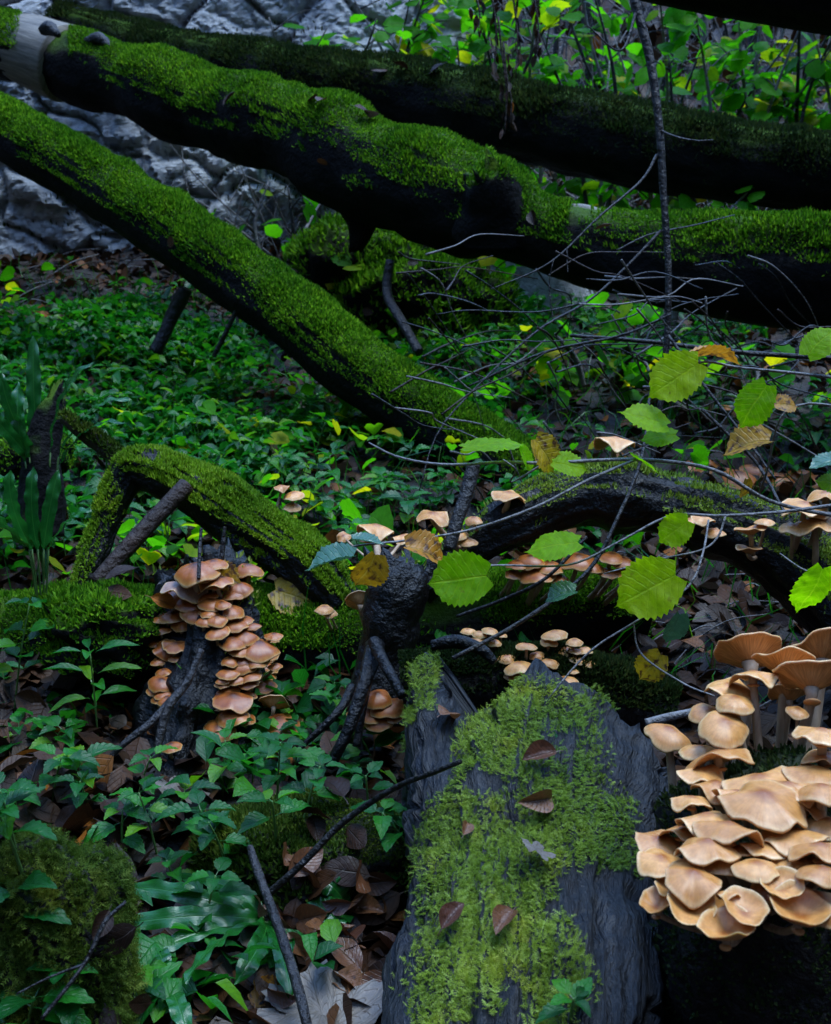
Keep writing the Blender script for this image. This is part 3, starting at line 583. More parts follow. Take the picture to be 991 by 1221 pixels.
# ------------------------------------------------------------------ leaves
def leaf_grid(kind, rows, cols, seed=0, curl=0.0, fold=0.12, quilt=0.02, nv=7, lift=0.0):
    r = random.Random(seed); V = []; uv = []; cs = np.linspace(-1, 1, cols)
    for i in range(rows + 1):
        t = i / rows
        if kind == 'hazel': w = 0.47 * (math.sin(math.pi * min(1, t * 0.93 + 0.07)) ** 0.62) * (1 if t < 0.75 else max(0, 1 - ((t - 0.75) / 0.25) ** 1.6 * 0.95))
        elif kind == 'oval': w = 0.30 * math.sin(math.pi * t ** 0.9) ** 0.8
        elif kind == 'nettle': w = 0.30 * math.sin(math.pi * min(1, t ** 0.62)) ** 0.85 if t > 0 else 0
        elif kind == 'lance': w = 0.15 * math.sin(math.pi * t ** 0.85) ** 0.9
        if kind in ('hazel', 'nettle') and 0 < t < 1: w *= 1 + (0.07 if i % 2 else -0.05)
        for c in cs:
            x = w * c; y = t
            if kind == 'hazel': y = t - 0.09 * abs(c) * (1 - t) ** 2 * 1.2 + 0.06 * (1 - abs(c)) * t * t
            if kind in ('hazel', 'nettle') and abs(c) > 0.99 and i % 2: y += 0.02
            z = fold * abs(x) * 1.6 - curl * (t - 0.2) ** 2 - lift * abs(c) ** 2 * w + quilt * math.cos(2 * math.pi * nv * (t - abs(c) * 0.27)) * abs(c) * (1 - abs(c) * 0.4)
            z += 0.05 * mnoise.noise(Vector((x * 3 + seed * 7.1, y * 3, seed))) + (0.03 * mnoise.noise(Vector((x * 9 + seed, y * 9, seed))) if cols > 4 else 0)
            V.append((x, y, z)); uv.append((0.5 + 0.5 * c, t))
    F = [(i * cols + j, i * cols + j + 1, (i + 1) * cols + j + 1, (i + 1) * cols + j) for i in range(rows) for j in range(cols - 1)]
    return np.array(V), np.array(F), np.array(uv)
def with_petiole(V, F, uv, length=0.2, w=0.012):
    n = len(V); pts = np.array([(-w, 0.02, 0), (w, 0.02, 0), (w, -length * 0.6, -0.015), (-w, -length * 0.6, -0.015), (w, -length, -0.05), (-w, -length, -0.05)])
    return np.vstack([V, pts]), np.vstack([F, [(n, n + 1, n + 2, n + 3), (n + 3, n + 2, n + 4, n + 5)]]), np.vstack([uv, np.full((6, 2), 0.5)])
def maple(seed=0, lobes=5):
    r = random.Random(seed); n = 60; V = [(0, 0, 0)]; uv = [(0.5, 0.0)]; F = []
    rings = (0.33, 0.66, 1.0)
    for q in rings:
        for i in range(n):
            th = -math.pi * 0.86 + 2 * math.pi * 0.86 * i / (n - 1); k = abs(math.cos((th) * lobes / 2 / 0.9)); env = 0.62 + 0.38 * math.cos(th * 0.5)
            rad = env * (0.55 + 0.45 * k ** 1.5) * (1 + (0.05 if i % 2 else -0.03)) ; rad = rad * q if q == 1.0 else q * (rad * 0.6 + 0.4 * env * 0.62)
            x, y = rad * math.sin(th), rad * math.cos(th)
            V.append((x * 0.75, y * 0.75, 0.10 * mnoise.noise(Vector((x * 2.5 + seed * 3, y * 2.5, seed))) * q + 0.03 * k * q)); uv.append((0.5 + 0.5 * math.sin(i / n * 40) * 0.9, q))
    for i in range(n - 1): F.append((0, 1 + i, 2 + i, 2 + i))
    F3 = [(0, 1 + i, 2 + i) for i in range(n - 1)]; F4 = []
    for k in range(2):
        for i in range(n - 1): a = 1 + k * n + i; F4.append((a, a + n, a + n + 1, a + 1))
    return np.array(V), [np.array(F4), np.array(F3)], np.array(uv)
def leaf_meshes(kind, n, rows, cols, mat, petiole=0.0, **kw):
    out = []
    for s in range(n):
        k2 = dict(kw)
        for q in ('curl', 'fold', 'lift'):
            if q in kw and isinstance(kw[q], tuple): k2[q] = random.uniform(*kw[q])
        V, F, uv = leaf_grid(kind, rows, cols, s * 3 + 1 + int(kw.get('seed0', 0)), **{a: b for a, b in k2.items() if a != 'seed0'})
        if petiole: V, F, uv = with_petiole(V, F, uv, petiole)
        me = build_mesh('leaf_blade', V, F, uv); me.materials.append(M[mat]); out.append(me)
    return out
def lmat(pos, tip, nor, size, wide=1.0):
    y = Vector(tip).normalized(); z = Vector(nor); z = (z - y * z.dot(y)).normalized(); x = y.cross(z)
    m = Matrix((x * size * wide, y * size, z * size)).transposed().to_4x4(); m.translation = Vector(pos); return m
def put_leaf(name, me, parent, pos, tip, nor, size, wide=1.0, base=None):
    b = Vector(base) if base is not None else (parent.location if parent else Vector((0, 0, 0)))
    return link(name, me, None, parent, M=lmat(Vector(pos) - b, tip, nor, size, wide))
HZ = leaf_meshes('hazel', 5, 22, 9, 'hazel', curl=(0.05, 0.35), fold=(-0.05, 0.25), quilt=0.016, nv=8)
HZY = leaf_meshes('hazel', 3, 20, 9, 'yellow_leaf', curl=(0.2, 0.6), fold=(0.1, 0.4), quilt=0.02, nv=8)
HZB = leaf_meshes('hazel', 2, 20, 9, 'blue_leaf', curl=(0.0, 0.2), fold=(0.1, 0.3), quilt=0.016, nv=8)
HF = leaf_meshes('hazel', 6, 8, 5, 'hazel_far', petiole=0.22, curl=(0.0, 0.4), fold=(-0.1, 0.3), quilt=0.0)
NT_ = leaf_meshes('nettle', 4, 12, 5, 'herb', petiole=0.25, curl=(0.2, 0.6), fold=(0.1, 0.45), quilt=0.012, nv=6)
LN = leaf_meshes('lance', 3, 10, 5, 'herb', petiole=0.1, curl=(0.2, 0.5), fold=(0.2, 0.5), quilt=0.0)
DL = leaf_meshes('oval', 7, 9, 6, 'dead_leaf', petiole=0.2, curl=(-0.25, 0.35), fold=(-0.2, 0.4), lift=(-0.3, 0.35), quilt=0.005, nv=9)
DM = []
for s in range(3):
    V, F, uv = maple(s + 2); me = build_mesh('leaf_blade', V, F, uv); me.materials.append(M['grey_leaf']); DM.append(me)
DR = leaf_meshes('oval', 4, 12, 7, 'rust_leaf', petiole=0.2, curl=(-0.1, 0.5), fold=(0.05, 0.6), lift=(-0.3, 0.4), quilt=0.007, nv=9)
def rv(s=1.0): return np.array([random.gauss(0, s), random.gauss(0, s), random.gauss(0, s)])

# ------------------------------------------------------------------ mushrooms
def cap_mesh(kind, seed, ns=40):
    r = random.Random(seed); ph = [r.uniform(0, 6.28) for _ in range(5)]; th = np.linspace(0, 2 * math.pi, ns, endpoint=False)
    amp = {'D': 0.075, 'W': 0.19, 'F': 0.10, 'C': 0.13}[kind]
    wav = amp * (np.sin(2 * th + ph[0]) * 0.7 + np.sin(3 * th + ph[1]) * 0.7 + 0.45 * np.sin(5 * th + ph[2]) + 0.16 * np.sin(9 * th + ph[3])); out = 1 + 0.05 * np.sin(2 * th + ph[3]) + 0.04 * np.sin(4 * th + ph[4]) + 0.02 * np.sin(9 * th + ph[1])
    def z(q):
        if kind == 'D': return 0.38 * (1 - q ** 2.4) + 0.04 * math.exp(-(q / 0.2) ** 2) - 0.06 * max(0, q - 0.85) / 0.15
        if kind == 'W': return 0.30 * (1 - q ** 2.2) + 0.05 * math.exp(-(q / 0.2) ** 2)
        if kind == 'F': return 0.08 + 0.34 * q ** 1.4 - 0.12 * max(0, q - 0.8) / 0.2
        return 0.06 + 0.42 * q ** 2.0
    qs = [0.0001, 0.12, 0.26, 0.42, 0.58, 0.72, 0.84, 0.92, 0.97, 1.0]; V = []; uv = []
    for q in qs:
        for i, t in enumerate(th): V.append((q * out[i] * math.cos(t), q * out[i] * math.sin(t), z(q) + wav[i] * q ** 2.5)); uv.append((i / ns, q))
    V2 = []; 
    for i, t in enumerate(th): V2.append((0.985 * out[i] * math.cos(t), 0.985 * out[i] * math.sin(t), z(1) - 0.045 + wav[i])); uv.append((i / ns, 0.99))
    for i, t in enumerate(th): V2.append((0.93 * out[i] * math.cos(t), 0.93 * out[i] * math.sin(t), z(0.93) - 0.055 + wav[i] * 0.93 ** 2.5)); uv.append((i / ns, 0.9))
    n = len(qs) + 2; V = np.array(V + V2); F = np.array([(k * ns + i, k * ns + (i + 1) % ns, (k + 1) * ns + (i + 1) % ns, (k + 1) * ns + i) for k in range(n - 1) for i in range(ns)])[:, ::-1]
    cap = build_mesh('cap', V, F[:, ::-1], np.array(uv)); 
    ng = ns * 2; tg = np.linspace(0, 2 * math.pi, ng, endpoint=False); G = []; gu = []
    wg = np.interp(tg, np.append(th, 2 * math.pi), np.append(wav, wav[0])); og = np.interp(tg, np.append(th, 2 * math.pi), np.append(out, out[0]))
    for q in (0.965, 0.8, 0.55, 0.3, 0.14):
        for i, t in enumerate(tg):
            zz = z(q) + wg[i] * q ** 2.5 - (0.045 + 0.20 * (1 - q) ** 1.1) + (0.022 if i % 2 else -0.022) * (1 if q < 0.95 else 0.3); G.append((q * og[i] * math.cos(t), q * og[i] * math.sin(t), zz)); gu.append((i / ng, q))
    GF_ = np.array([(k * ng + i, k * ng + (i + 1) % ng, (k + 1) * ng + (i + 1) % ng, (k + 1) * ng + i) for k in range(4) for i in range(ng)])
    gil = build_mesh('gills', np.array(G), GF_, np.array(gu)); gil.materials.append(M['gills'])
    return cap, gil, z(0.0) - 0.2
CAPS = {}
def caps(kind, mat):
    if (kind, mat) not in CAPS:
        L = []
        for s in range(5):
            c, g_, zb = cap_mesh(kind, s * 7 + ord(kind)); c.materials.append(M[mat]); L.append((c, g_, zb))
        CAPS[(kind, mat)] = L
    return random.choice(CAPS[(kind, mat)])
nmush = 0
def mushroom(px, py, w, kind, tilt, names, label, group, mat='cap', off=0.4, stemlen=1.5, cat='mushroom', ring=True, depth=None, side=None, sl=None):
    """cap centre pixel and width in px; stands on the surface met near that pixel"""
    global nmush
    R0 = w / 2.0
    if depth is None:
        h = hit(px, py, names) or hit(px, py + w * 0.5, names) or hit(px, py + w, names)
        if h is None: 
            q = nearest(P(px, py, 2.3), names); d = (q[0] - CAM) @ np.array([0, CP, -SP])
        else: d = h[0]
    else: d = depth
    R = R0 * d / FPX; d = d - off * 2 * R / 1.0; R = R0 * d / FPX
    C = P(px, py, d)
    b = nearest(C + np.array([random.uniform(-.3, .3) * R, 0.5 * R, -stemlen * R * 1.3]), names)
    base = b[0] - b[2] * 0.006
    az = random.gauss(0, 0.35); k = math.radians(tilt + random.uniform(-6, 6)); axis = np.array([math.sin(az) * 0.25 + (side or 0), -math.sin(k), math.cos(k)]); axis = nrm(axis)
    cm, gm, zb = caps(kind, mat)
    t = empty('mushroom', base, label, cat, group); yaw = random.uniform(0, 6.28)
    z = Vector(axis); x = Vector((math.cos(yaw), math.sin(yaw), 0)); x = (x - z * x.dot(z)).normalized(); y = z.cross(x)
    sq = random.uniform(0.86, 1.0); m = Matrix((x * R, y * R * sq, z * R * random.uniform(0.85, 1.15))).transposed().to_4x4()
    top = C + axis * R * zb * 0.3; m.translation = Vector(C - axis * R * 0.12 - base)
    link('cap', cm, None, t, M=m); link('gills', gm, None, t, M=m)
    s0 = C + axis * R * (zb - 0.10); mid = (s0 * 0.55 + base * 0.45) + np.array([0, -0.12 * R, -0.25 * R]); rs = R * random.uniform(0.13, 0.18)
    S = np.array([[*base, rs * 1.15], [*mid, rs], [*(s0 - axis * R * 0.22), rs * 0.95], [*s0, rs * 1.35]])
    V, F, uv = tube(S, 10, 12, 0.06, 60, 0, nmush); so = solid('stem', V, F, M['stem'], t, uv=uv)
    if ring and w > 30:
        q = s0 - axis * R * 0.42; S = np.array([[*(q - axis * R * 0.06), rs * 1.1], [*q, rs * 1.55], [*(q + axis * R * 0.05), rs * 1.2]]); V, F, uv = tube(S, 10, 6, 0.15, 60, 0, nmush); solid('ring', V, F, M['gills'], so, base=base, uv=uv)
    nmush += 1
    return t
RL = 'large pale orange mushroom crowded on the dark mossy stump'; RG = 'mushrooms crowded on the mossy stump'
big = [(893, 782, 88, 'F', -44, 1.50), (978, 778, 88, 'F', -42, 1.52), (934, 792, 78, 'F', -36, 1.44), (898, 806, 60, 'W', -20, 1.40), (967, 812, 84, 'F', -46, 1.38), (872, 820, 62, 'W', 5, 1.42), (877, 838, 50, 'D', 8, 1.38), (864, 866, 66, 'D', 26, 1.36), (797, 876, 60, 'D', 6, 1.48), (855, 903, 82, 'W', -28, 1.33), (951, 848, 30, 'D', 4, 1.36), (980, 876, 66, 'W', -8, 1.27),
       (853, 938, 62, 'W', 6, 1.28), (905, 932, 84, 'W', 8, 1.26), (975, 922, 80, 'W', 8, 1.26), (910, 956, 108, 'W', 26, 1.19), (980, 945, 66, 'D', 8, 1.2), (842, 976, 78, 'W', 4, 1.2), (785, 1004, 62, 'W', 18, 1.22), (870, 990, 84, 'W', 4, 1.17), (945, 995, 86, 'W', 2, 1.17), (988, 984, 60, 'D', 8, 1.2), (789, 1026, 66, 'W', 20, 1.18), (844, 1010, 80, 'W', 16, 1.15), (978, 1014, 72, 'W', 10, 1.13),
       (827, 1046, 80, 'W', 20, 1.12), (902, 1034, 58, 'D', 6, 1.12), (981, 1041, 66, 'D', 8, 1.1), (868, 1066, 32, 'W', -30, 1.1), (932, 1058, 54, 'C', 14, 1.1), (782, 1080, 46, 'C', 6, 1.14), (823, 1083, 62, 'C', 20, 1.1), (887, 1086, 62, 'C', 14, 1.08), (866, 1110, 68, 'C', 6, 1.07), (955, 1090, 74, 'C', 2, 1.08), (995, 1098, 46, 'D', 2, 1.08), (925, 970, 50, 'D', 6, 1.22), (960, 960, 56, 'W', 8, 1.22),
       (835, 895, 50, 'D', 4, 1.38), (940, 830, 48, 'F', -40, 1.44), (845, 850, 48, 'D', 8, 1.42), (825, 955, 52, 'W', 2, 1.25), (880, 948, 60, 'W', 0, 1.24), (940, 940, 64, 'W', 2, 1.22), (812, 990, 56, 'W', 0, 1.22), (915, 1010, 62, 'W', 2, 1.16), (950, 1030, 58, 'W', 4, 1.14), (862, 1030, 52, 'D', 2, 1.15), (805, 1062, 48, 'C', 4, 1.15), (915, 1072, 50, 'C', 4, 1.12), (975, 1070, 60, 'D', 2, 1.12), (845, 1080, 46, 'C', 2, 1.12), (835, 922, 58, 'W', 4, 1.31), (985, 902, 60, 'W', 4, 1.28), (925, 1045, 44, 'D', 6, 1.14), (800, 1040, 50, 'W', 8, 1.19), (880, 1015, 54, 'W', 4, 1.17), (950, 1062, 46, 'W', 2, 1.12)]
for (x, y, w, k, tl, d) in big:
    lb = 'largest wavy pale orange cap crowning the big mushroom cluster' if w > 100 else 'tall mushroom with flared gilled cap atop the dark mossy stump' if k == 'F' else 'cup-shaped upturned mushroom along the lower edge of the big cluster' if k == 'C' else 'tiny mushroom tucked between the large pale orange caps' if w < 35 else 'pale orange mushroom on the back of the stump above the big cluster' if y < 910 else RL
    tl = tl - 15 if y > 890 and tl > -20 and k != 'C' else tl
    mushroom(x, y, w, k, tl, ['R'], lb, RG, 'cap', 0, 1.9 if y < 900 else 1.3, depth=d)
TL = 'brown mushroom in the tiers covering the rotting stump'; TG = 'tiered mushrooms on the rotting stump'
tier = [(235, 681, 50, 'D', 10), (247, 685, 33, 'D', 12), (296, 679, 34, 'D', 5), (258, 692, 36, 'W', 8), (284, 701, 33, 'D', 8), (277, 708, 26, 'D', 8), (206, 710, 34, 'W', 4), (228, 719, 31, 'D', 12), (252, 719, 28, 'D', 10), (231, 731, 28, 'D', 18), (274, 728, 33, 'D', 10), (206, 734, 28, 'D', 6), (250, 731, 20, 'D', 10), (258, 738, 25, 'D', 10), (193, 738, 20, 'D', 8), (193, 751, 20, 'D', 10), (259, 753, 26, 'D', 12), (280, 745, 28, 'D', 10), (291, 759, 31, 'D', 8), (277, 765, 32, 'D', 6), (308, 772, 44, 'D', 10), (303, 784, 37, 'D', 14), (291, 793, 27, 'D', 18), (274, 788, 20, 'D', 12), (328, 794, 16, 'D', 6), (315, 794, 22, 'D', 8), (319, 805, 22, 'D', 8), (272, 802, 25, 'D', 10), (297, 805, 26, 'D', 10), (281, 809, 22, 'D', 8), (314, 817, 28, 'D', 10), (296, 815, 20, 'D', 10), (199, 774, 27, 'W', 40), (211, 769, 30, 'W', 10), (193, 814, 28, 'D', 14), (186, 822, 20, 'D', 10), (278, 832, 44, 'W', 10), (273, 823, 24, 'D', 10), (277, 853, 37, 'D', 8), (291, 857, 25, 'D', 8), (262, 869, 34, 'D', 24), (327, 840, 32, 'F', -50), (333, 863, 50, 'D', 12), (340, 872, 34, 'D', 10), (341, 892, 32, 'D', 8), (265, 843, 18, 'D', 8), (300, 746, 20, 'D', 6), (244, 741, 20, 'D', 10), (218, 744, 24, 'D', 10), (287, 775, 26, 'D', 8), (322, 781, 20, 'D', 8), (196, 827, 22, 'D', 8), (204, 890, 22, 'D', 10), (255, 672, 30, 'D', 6)]
for (x, y, w, k, tl) in tier:
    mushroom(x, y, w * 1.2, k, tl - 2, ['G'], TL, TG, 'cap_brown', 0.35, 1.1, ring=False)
for k in range(46):
    z_ = random.choice(('l', 'r', 'r', 't')); x, y = {'l': (random.uniform(186, 214), random.uniform(700, 835)), 'r': (random.uniform(264, 330), random.uniform(738, 832)), 't': (random.uniform(196, 308), random.uniform(672, 745))}[z_]
    mushroom(x, y, random.uniform(15, 27), 'D', random.uniform(2, 12), ['G'], TL, TG, 'cap_brown', 0.3, 1.0, ring=False)
mushroom(221, 701, 54, 'W', 6, ['G'], 'flat purplish mushroom jutting out near the top of the tiered stump', TG, 'cap_dull', 0.45, 1.0, ring=False)
SLb = 'small honey mushroom on the short dark log behind the slab'; SGp = 'little mushrooms on the short log'
for (x, y, w) in [(628, 770, 26), (655, 790, 24), (700, 790, 20), (604, 785, 22), (655, 765, 22), (697, 775, 22), (628, 815, 26), (655, 825, 28), (665, 840, 26), (620, 835, 24), (568, 762, 18), (590, 766, 18), (558, 752, 18), (572, 756, 20), (585, 752, 24), (598, 757, 16), (661, 756, 34), (646, 771, 20), (685, 765, 22), (640, 781, 20), (673, 776, 26), (687, 776, 20), (619, 795, 38), (612, 805, 22), (640, 807, 30), (673, 812, 34), (636, 829, 30), (642, 841, 24), (684, 800, 16), (688, 786, 22)]:
    mushroom(x, y, w, 'D', random.uniform(-4, 8), ['M'], SLb, SGp, 'cap', 0.3, 1.6, ring=False)
for (x, y, w, k) in [(336, 581, 22, 'W'), (350, 590, 28, 'D'), (348, 604, 24, 'D')]:
    mushroom(x, y, w, k, 4, ['E'], 'slender honey mushroom standing on the back of the arched root', 'mushrooms on the arched root', 'cap', 0.0, 2.2, ring=False, depth=2.66)
BL = 'orange mushroom wedged between the arched root and the black stub'; BG = 'mushrooms between root and stub'
for (x, y, w, k, tl) in [(448, 630, 50, 'W', -4), (446, 646, 36, 'F', -10), (480, 641, 28, 'W', 6), (516, 615, 46, 'W', 10), (430, 718, 38, 'F', -60), (545, 636, 30, 'D', 8), (556, 645, 28, 'D', 10), (565, 620, 24, 'D', 5), (387, 726, 24, 'D', 8), (394, 731, 18, 'D', 8), (410, 640, 18, 'W', 30)]:
    mushroom(x, y, w, k, tl, ['D', 'S', 'F', 'E'], BL, BG, 'cap', 0.2, 1.2, ring=False, depth=2.35)
mushroom(607, 590, 42, 'W', 4, ['F'], 'orange mushroom on the slope of the wet black branch', None, 'cap', 0.1, 1.0, ring=False, depth=2.45)
FL2 = 'honey mushroom growing around the end of the wet black branch'; FG2 = 'mushrooms at the end of the black branch'
for (x, y, w, k, tl) in [(733, 527, 52, 'W', -6), (851, 634, 30, 'D', 2), (838, 618, 32, 'W', 4), (895, 633, 36, 'F', -6), (893, 656, 32, 'F', -4), (960, 604, 56, 'W', 8), (972, 624, 56, 'W', 2), (985, 590, 46, 'W', 4), (945, 630, 34, 'D', 2), (912, 622, 26, 'D', 2), (822, 622, 26, 'D', 4), (978, 612, 30, 'D', 4)]:
    mushroom(x, y, w, k, tl, ['F', 'ground'] if y > 540 else ['F'], FL2, FG2, 'cap', 0.0, 1.6, ring=False, depth=2.3 if y > 540 else 2.5)
DLb = 'dim brown mushroom in the shaded bunch beneath the black branch'; DG = 'shaded mushrooms beneath the black branch'
for i, (x, y, w) in enumerate([(618, 672, 28), (640, 682, 44), (655, 676, 34), (633, 668, 30), (690, 668, 40), (706, 676, 28), (730, 664, 30), (742, 668, 30), (752, 682, 36), (726, 682, 26), (668, 690, 24), (612, 684, 20), (760, 676, 22)]):
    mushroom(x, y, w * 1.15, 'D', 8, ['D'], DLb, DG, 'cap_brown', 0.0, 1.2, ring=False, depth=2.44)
for i, (x, y, w) in enumerate([(820, 556, 40), (842, 552, 34), (880, 570, 50), (900, 560, 36), (930, 572, 44), (955, 566, 40), (975, 574, 36), (862, 562, 30), (940, 580, 34)]):
    mushroom(x, y, w, 'D', 8, ['ground'], 'dim brown mushroom on the ground behind the wet black branch', 'mushrooms behind the black branch', 'cap_brown', 0.2, 1.4, ring=False)
for i, (x, y, w) in enumerate([(450, 832, 40), (462, 842, 44), (440, 852, 36), (470, 852, 30), (452, 858, 40), (425, 850, 26)]):
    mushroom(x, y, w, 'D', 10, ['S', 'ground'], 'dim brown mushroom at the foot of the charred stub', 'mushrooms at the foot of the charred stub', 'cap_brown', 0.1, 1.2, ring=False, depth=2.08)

# ------------------------------------------------------------------ twigs and branches with leaves
def stick(name, rows, label, mat, cat='twig', group=None, sides=(), ns=8, nr=40, part='stem', bump=0.15, freq=25):
    R = pr(rows); V, F, uv = tube(R, ns, nr, bump, freq, 0, len(rows)); b = R[np.argmin(R[:, 2]), :3]
    t = empty(name, b, label, cat, group); so = solid(part, V, F, M[mat], t, uv=uv)
    for s in sides:
        R = pr(s); V, F, uv = tube(R, 6, 24, bump, freq, 0, 3); solid('side_twig', V, F, M[mat], so, base=b, uv=uv)
    return t
sap = stick('sapling', [(748, -60, 3.05, 7), (757, 0, 3.05, 6), (775, 70, 3.05, 5.5), (786, 150, 3.05, 5), (791, 230, 3.05, 4.5), (797, 320, 3.05, 4), (795, 410, 3.05, 4), (785, 500, 3.05, 3.5), (770, 600, 3.05, 3)], 'thin dark upright sapling stem crossing the mossy trunks', 'dark_twig', 'sapling', sides=(
    [(786, 155, 3.05, 2), (805, 163, 3.0, 1.5), (830, 168, 2.98, 1.2), (850, 167, 2.97, 0.8)], [(783, 185, 3.05, 2), (765, 215, 3.0, 1.6), (715, 258, 2.9, 1.4), (672, 300, 2.85, 1.2), (640, 322, 2.8, 1.0), (585, 345, 2.75, 0.7)],
    [(788, 275, 3.05, 2), (745, 320, 3.0, 1.8), (700, 360, 2.9, 1.6), (640, 395, 2.8, 1.5), (560, 470, 2.7, 1.2), (520, 520, 2.65, 1), (500, 585, 2.6, 0.8)], [(676, 298, 2.85, 1), (677, 325, 2.84, 0.7)], [(760, 10, 3.05, 2), (740, 60, 3.0, 1.2), (700, 30, 2.95, 0.8)],
    [(700, 360, 2.9, 1.2), (640, 372, 2.85, 1), (560, 370, 2.8, 0.8), (520, 375, 2.8, 0.6)], [(660, 385, 2.85, 1.0), (655, 340, 2.85, 0.9), (660, 310, 2.85, 0.6)]))
fc = nrm(np.array([0, -1.0, 0.35]))
def twig(rows, leaves=(), mat='twig', label=None, sides=()):
    t = stick('hazel_twig', rows, label, mat, 'twig', None, sides)
    for (x, y, w, kind, ang, tilt, d) in leaves:
        me = random.choice({'g': HZ, 'y': HZY, 'b': HZB}[kind]); size = w * 0.93 * d / FPX; ang += random.gauss(0, 12); tilt += random.gauss(0, 10)
        a = math.radians(ang); tip = np.array([math.cos(a), 0, -math.sin(a)]); k = math.radians(tilt)
        k += 0.2; nor = np.array([0.38 * random.gauss(0, 1), -math.cos(k), math.sin(k)]); tip = tip - nor * 0.15
        c = P(x, y, d); put_leaf('leaf', me, t, c - nrm(tip) * size * 0.5, tip, nor, size)
    return t
# leaf: px, py, length px, kind, direction of the tip (deg clockwise from right), tilt of face up, depth
twig([(1010, 452, 2.0, 2), (940, 444, 2.0, 1.8), (880, 438, 2.0, 1.6), (850, 432, 2.0, 1.4), (830, 432, 1.95, 1)], [(803, 453, 74, 'g', 150, 35, 1.93), (856, 425, 58, 'y', 5, 78, 1.97), (980, 405, 52, 'g', -60, 40, 2.0)], label='pale hazel twig bearing a large drooping green leaf above a curled yellow one')
twig([(1005, 485, 2.1, 1.6), (960, 482, 2.1, 1.5), (930, 500, 2.1, 1.4), (915, 560, 2.15, 1.4), (905, 590, 2.2, 1.6)], [(897, 484, 62, 'g', 120, 40, 2.08), (938, 482, 32, 'y', 0, 45, 2.06), (890, 530, 58, 'y', 170, 60, 2.1), (888, 583, 26, 'y', 90, 30, 2.12)], label='hazel twig with a round green leaf over an orange leaf')
twig([(440, 528, 2.1, 1.0), (475, 545, 2.05, 1.5), (530, 554, 2.0, 1.7), (600, 551, 1.97, 2), (650, 552, 1.95, 2), (760, 548, 1.95, 2.2), (850, 560, 1.97, 2.3), (920, 598, 2.0, 2.4), (1010, 618, 2.05, 2.6)], [(590, 528, 76, 'g', -15, 72, 1.95), (628, 548, 36, 'g', 60, 40, 1.96), (680, 555, 46, 'g', 10, 45, 1.94), (652, 543, 52, 'y', 60, 30, 1.93), (768, 497, 60, 'g', 215, 55, 1.93), (785, 520, 44, 'g', 170, 50, 1.94), (770, 553, 44, 'g', 20, 65, 1.94)], label='long pale hazel twig arching over the black branch with folded green leaves', sides=([(650, 552, 1.95, 1.4), (610, 575, 1.95, 1.2), (615, 560, 1.9, 1.0), (600, 548, 1.9, 0.8)],))
twig([(380, 668, 1.9, 1.2), (420, 652, 1.9, 1.4), (480, 645, 1.9, 1.5), (560, 632, 1.9, 1.6), (640, 604, 1.9, 1.7), (700, 573, 1.92, 1.8), (760, 547, 1.95, 1.8)], [(393, 670, 62, 'b', 160, 62, 1.85), (437, 682, 52, 'y', 100, 30, 1.85), (510, 660, 58, 'y', 10, 45, 1.87), (440, 645, 40, 'b', 10, 75, 1.88)], label='pale hazel twig with yellow and bluish leaves in front of the charred stub')
twig([(560, 675, 1.85, 1.0), (600, 674, 1.85, 1.2), (680, 673, 1.85, 1.4), (740, 645, 1.85, 1.5), (800, 615, 1.85, 1.6), (860, 615, 1.87, 1.8), (935, 610, 1.9, 2), (1010, 600, 1.95, 2.2)], [(545, 691, 76, 'g', 165, 40, 1.83), (658, 650, 66, 'g', 180, 48, 1.83), (803, 634, 46, 'g', 150, 45, 1.84), (668, 710, 40, 'b', 180, 60, 1.83)], label='pale hazel twig carrying two broad bright green leaves below the black branch', sides=([(865, 616, 1.87, 1.4), (856, 640, 1.86, 1.3), (836, 656, 1.85, 1.2), (780, 668, 1.84, 1.1), (720, 684, 1.84, 0.8)],))
twig([(640, 850, 1.75, 1.0), (700, 780, 1.75, 1.3), (760, 740, 1.76, 1.5), (820, 700, 1.78, 1.5), (838, 660, 1.8, 1.4), (845, 620, 1.84, 1.2)], [(770, 704, 84, 'g', 160, 50, 1.74), (803, 750, 42, 'b', 110, 35, 1.76), (775, 796, 44, 'y', 110, 30, 1.76)], label='drooping hazel twig with a wide serrated leaf near the big mushrooms', sides=([(755, 742, 1.76, 1.2), (765, 780, 1.75, 1.2), (815, 815, 1.72, 1.2), (852, 830, 1.7, 1.0)],))
twig([(1040, 690, 1.7, 2), (1000, 690, 1.7, 1.6), (960, 680, 1.7, 1.2), (930, 660, 1.72, 0.8)], [(968, 706, 66, 'g', 120, 40, 1.68), (985, 552, 44, 'b', 170, 72, 1.75), (990, 575, 36, 'g', 200, 40, 1.75)], label='hazel twig entering beside the honey mushrooms with one broad leaf')
DT = 'thin dark bare twig in the tangle above the black branch'; DTg = 'tangle of bare twigs'
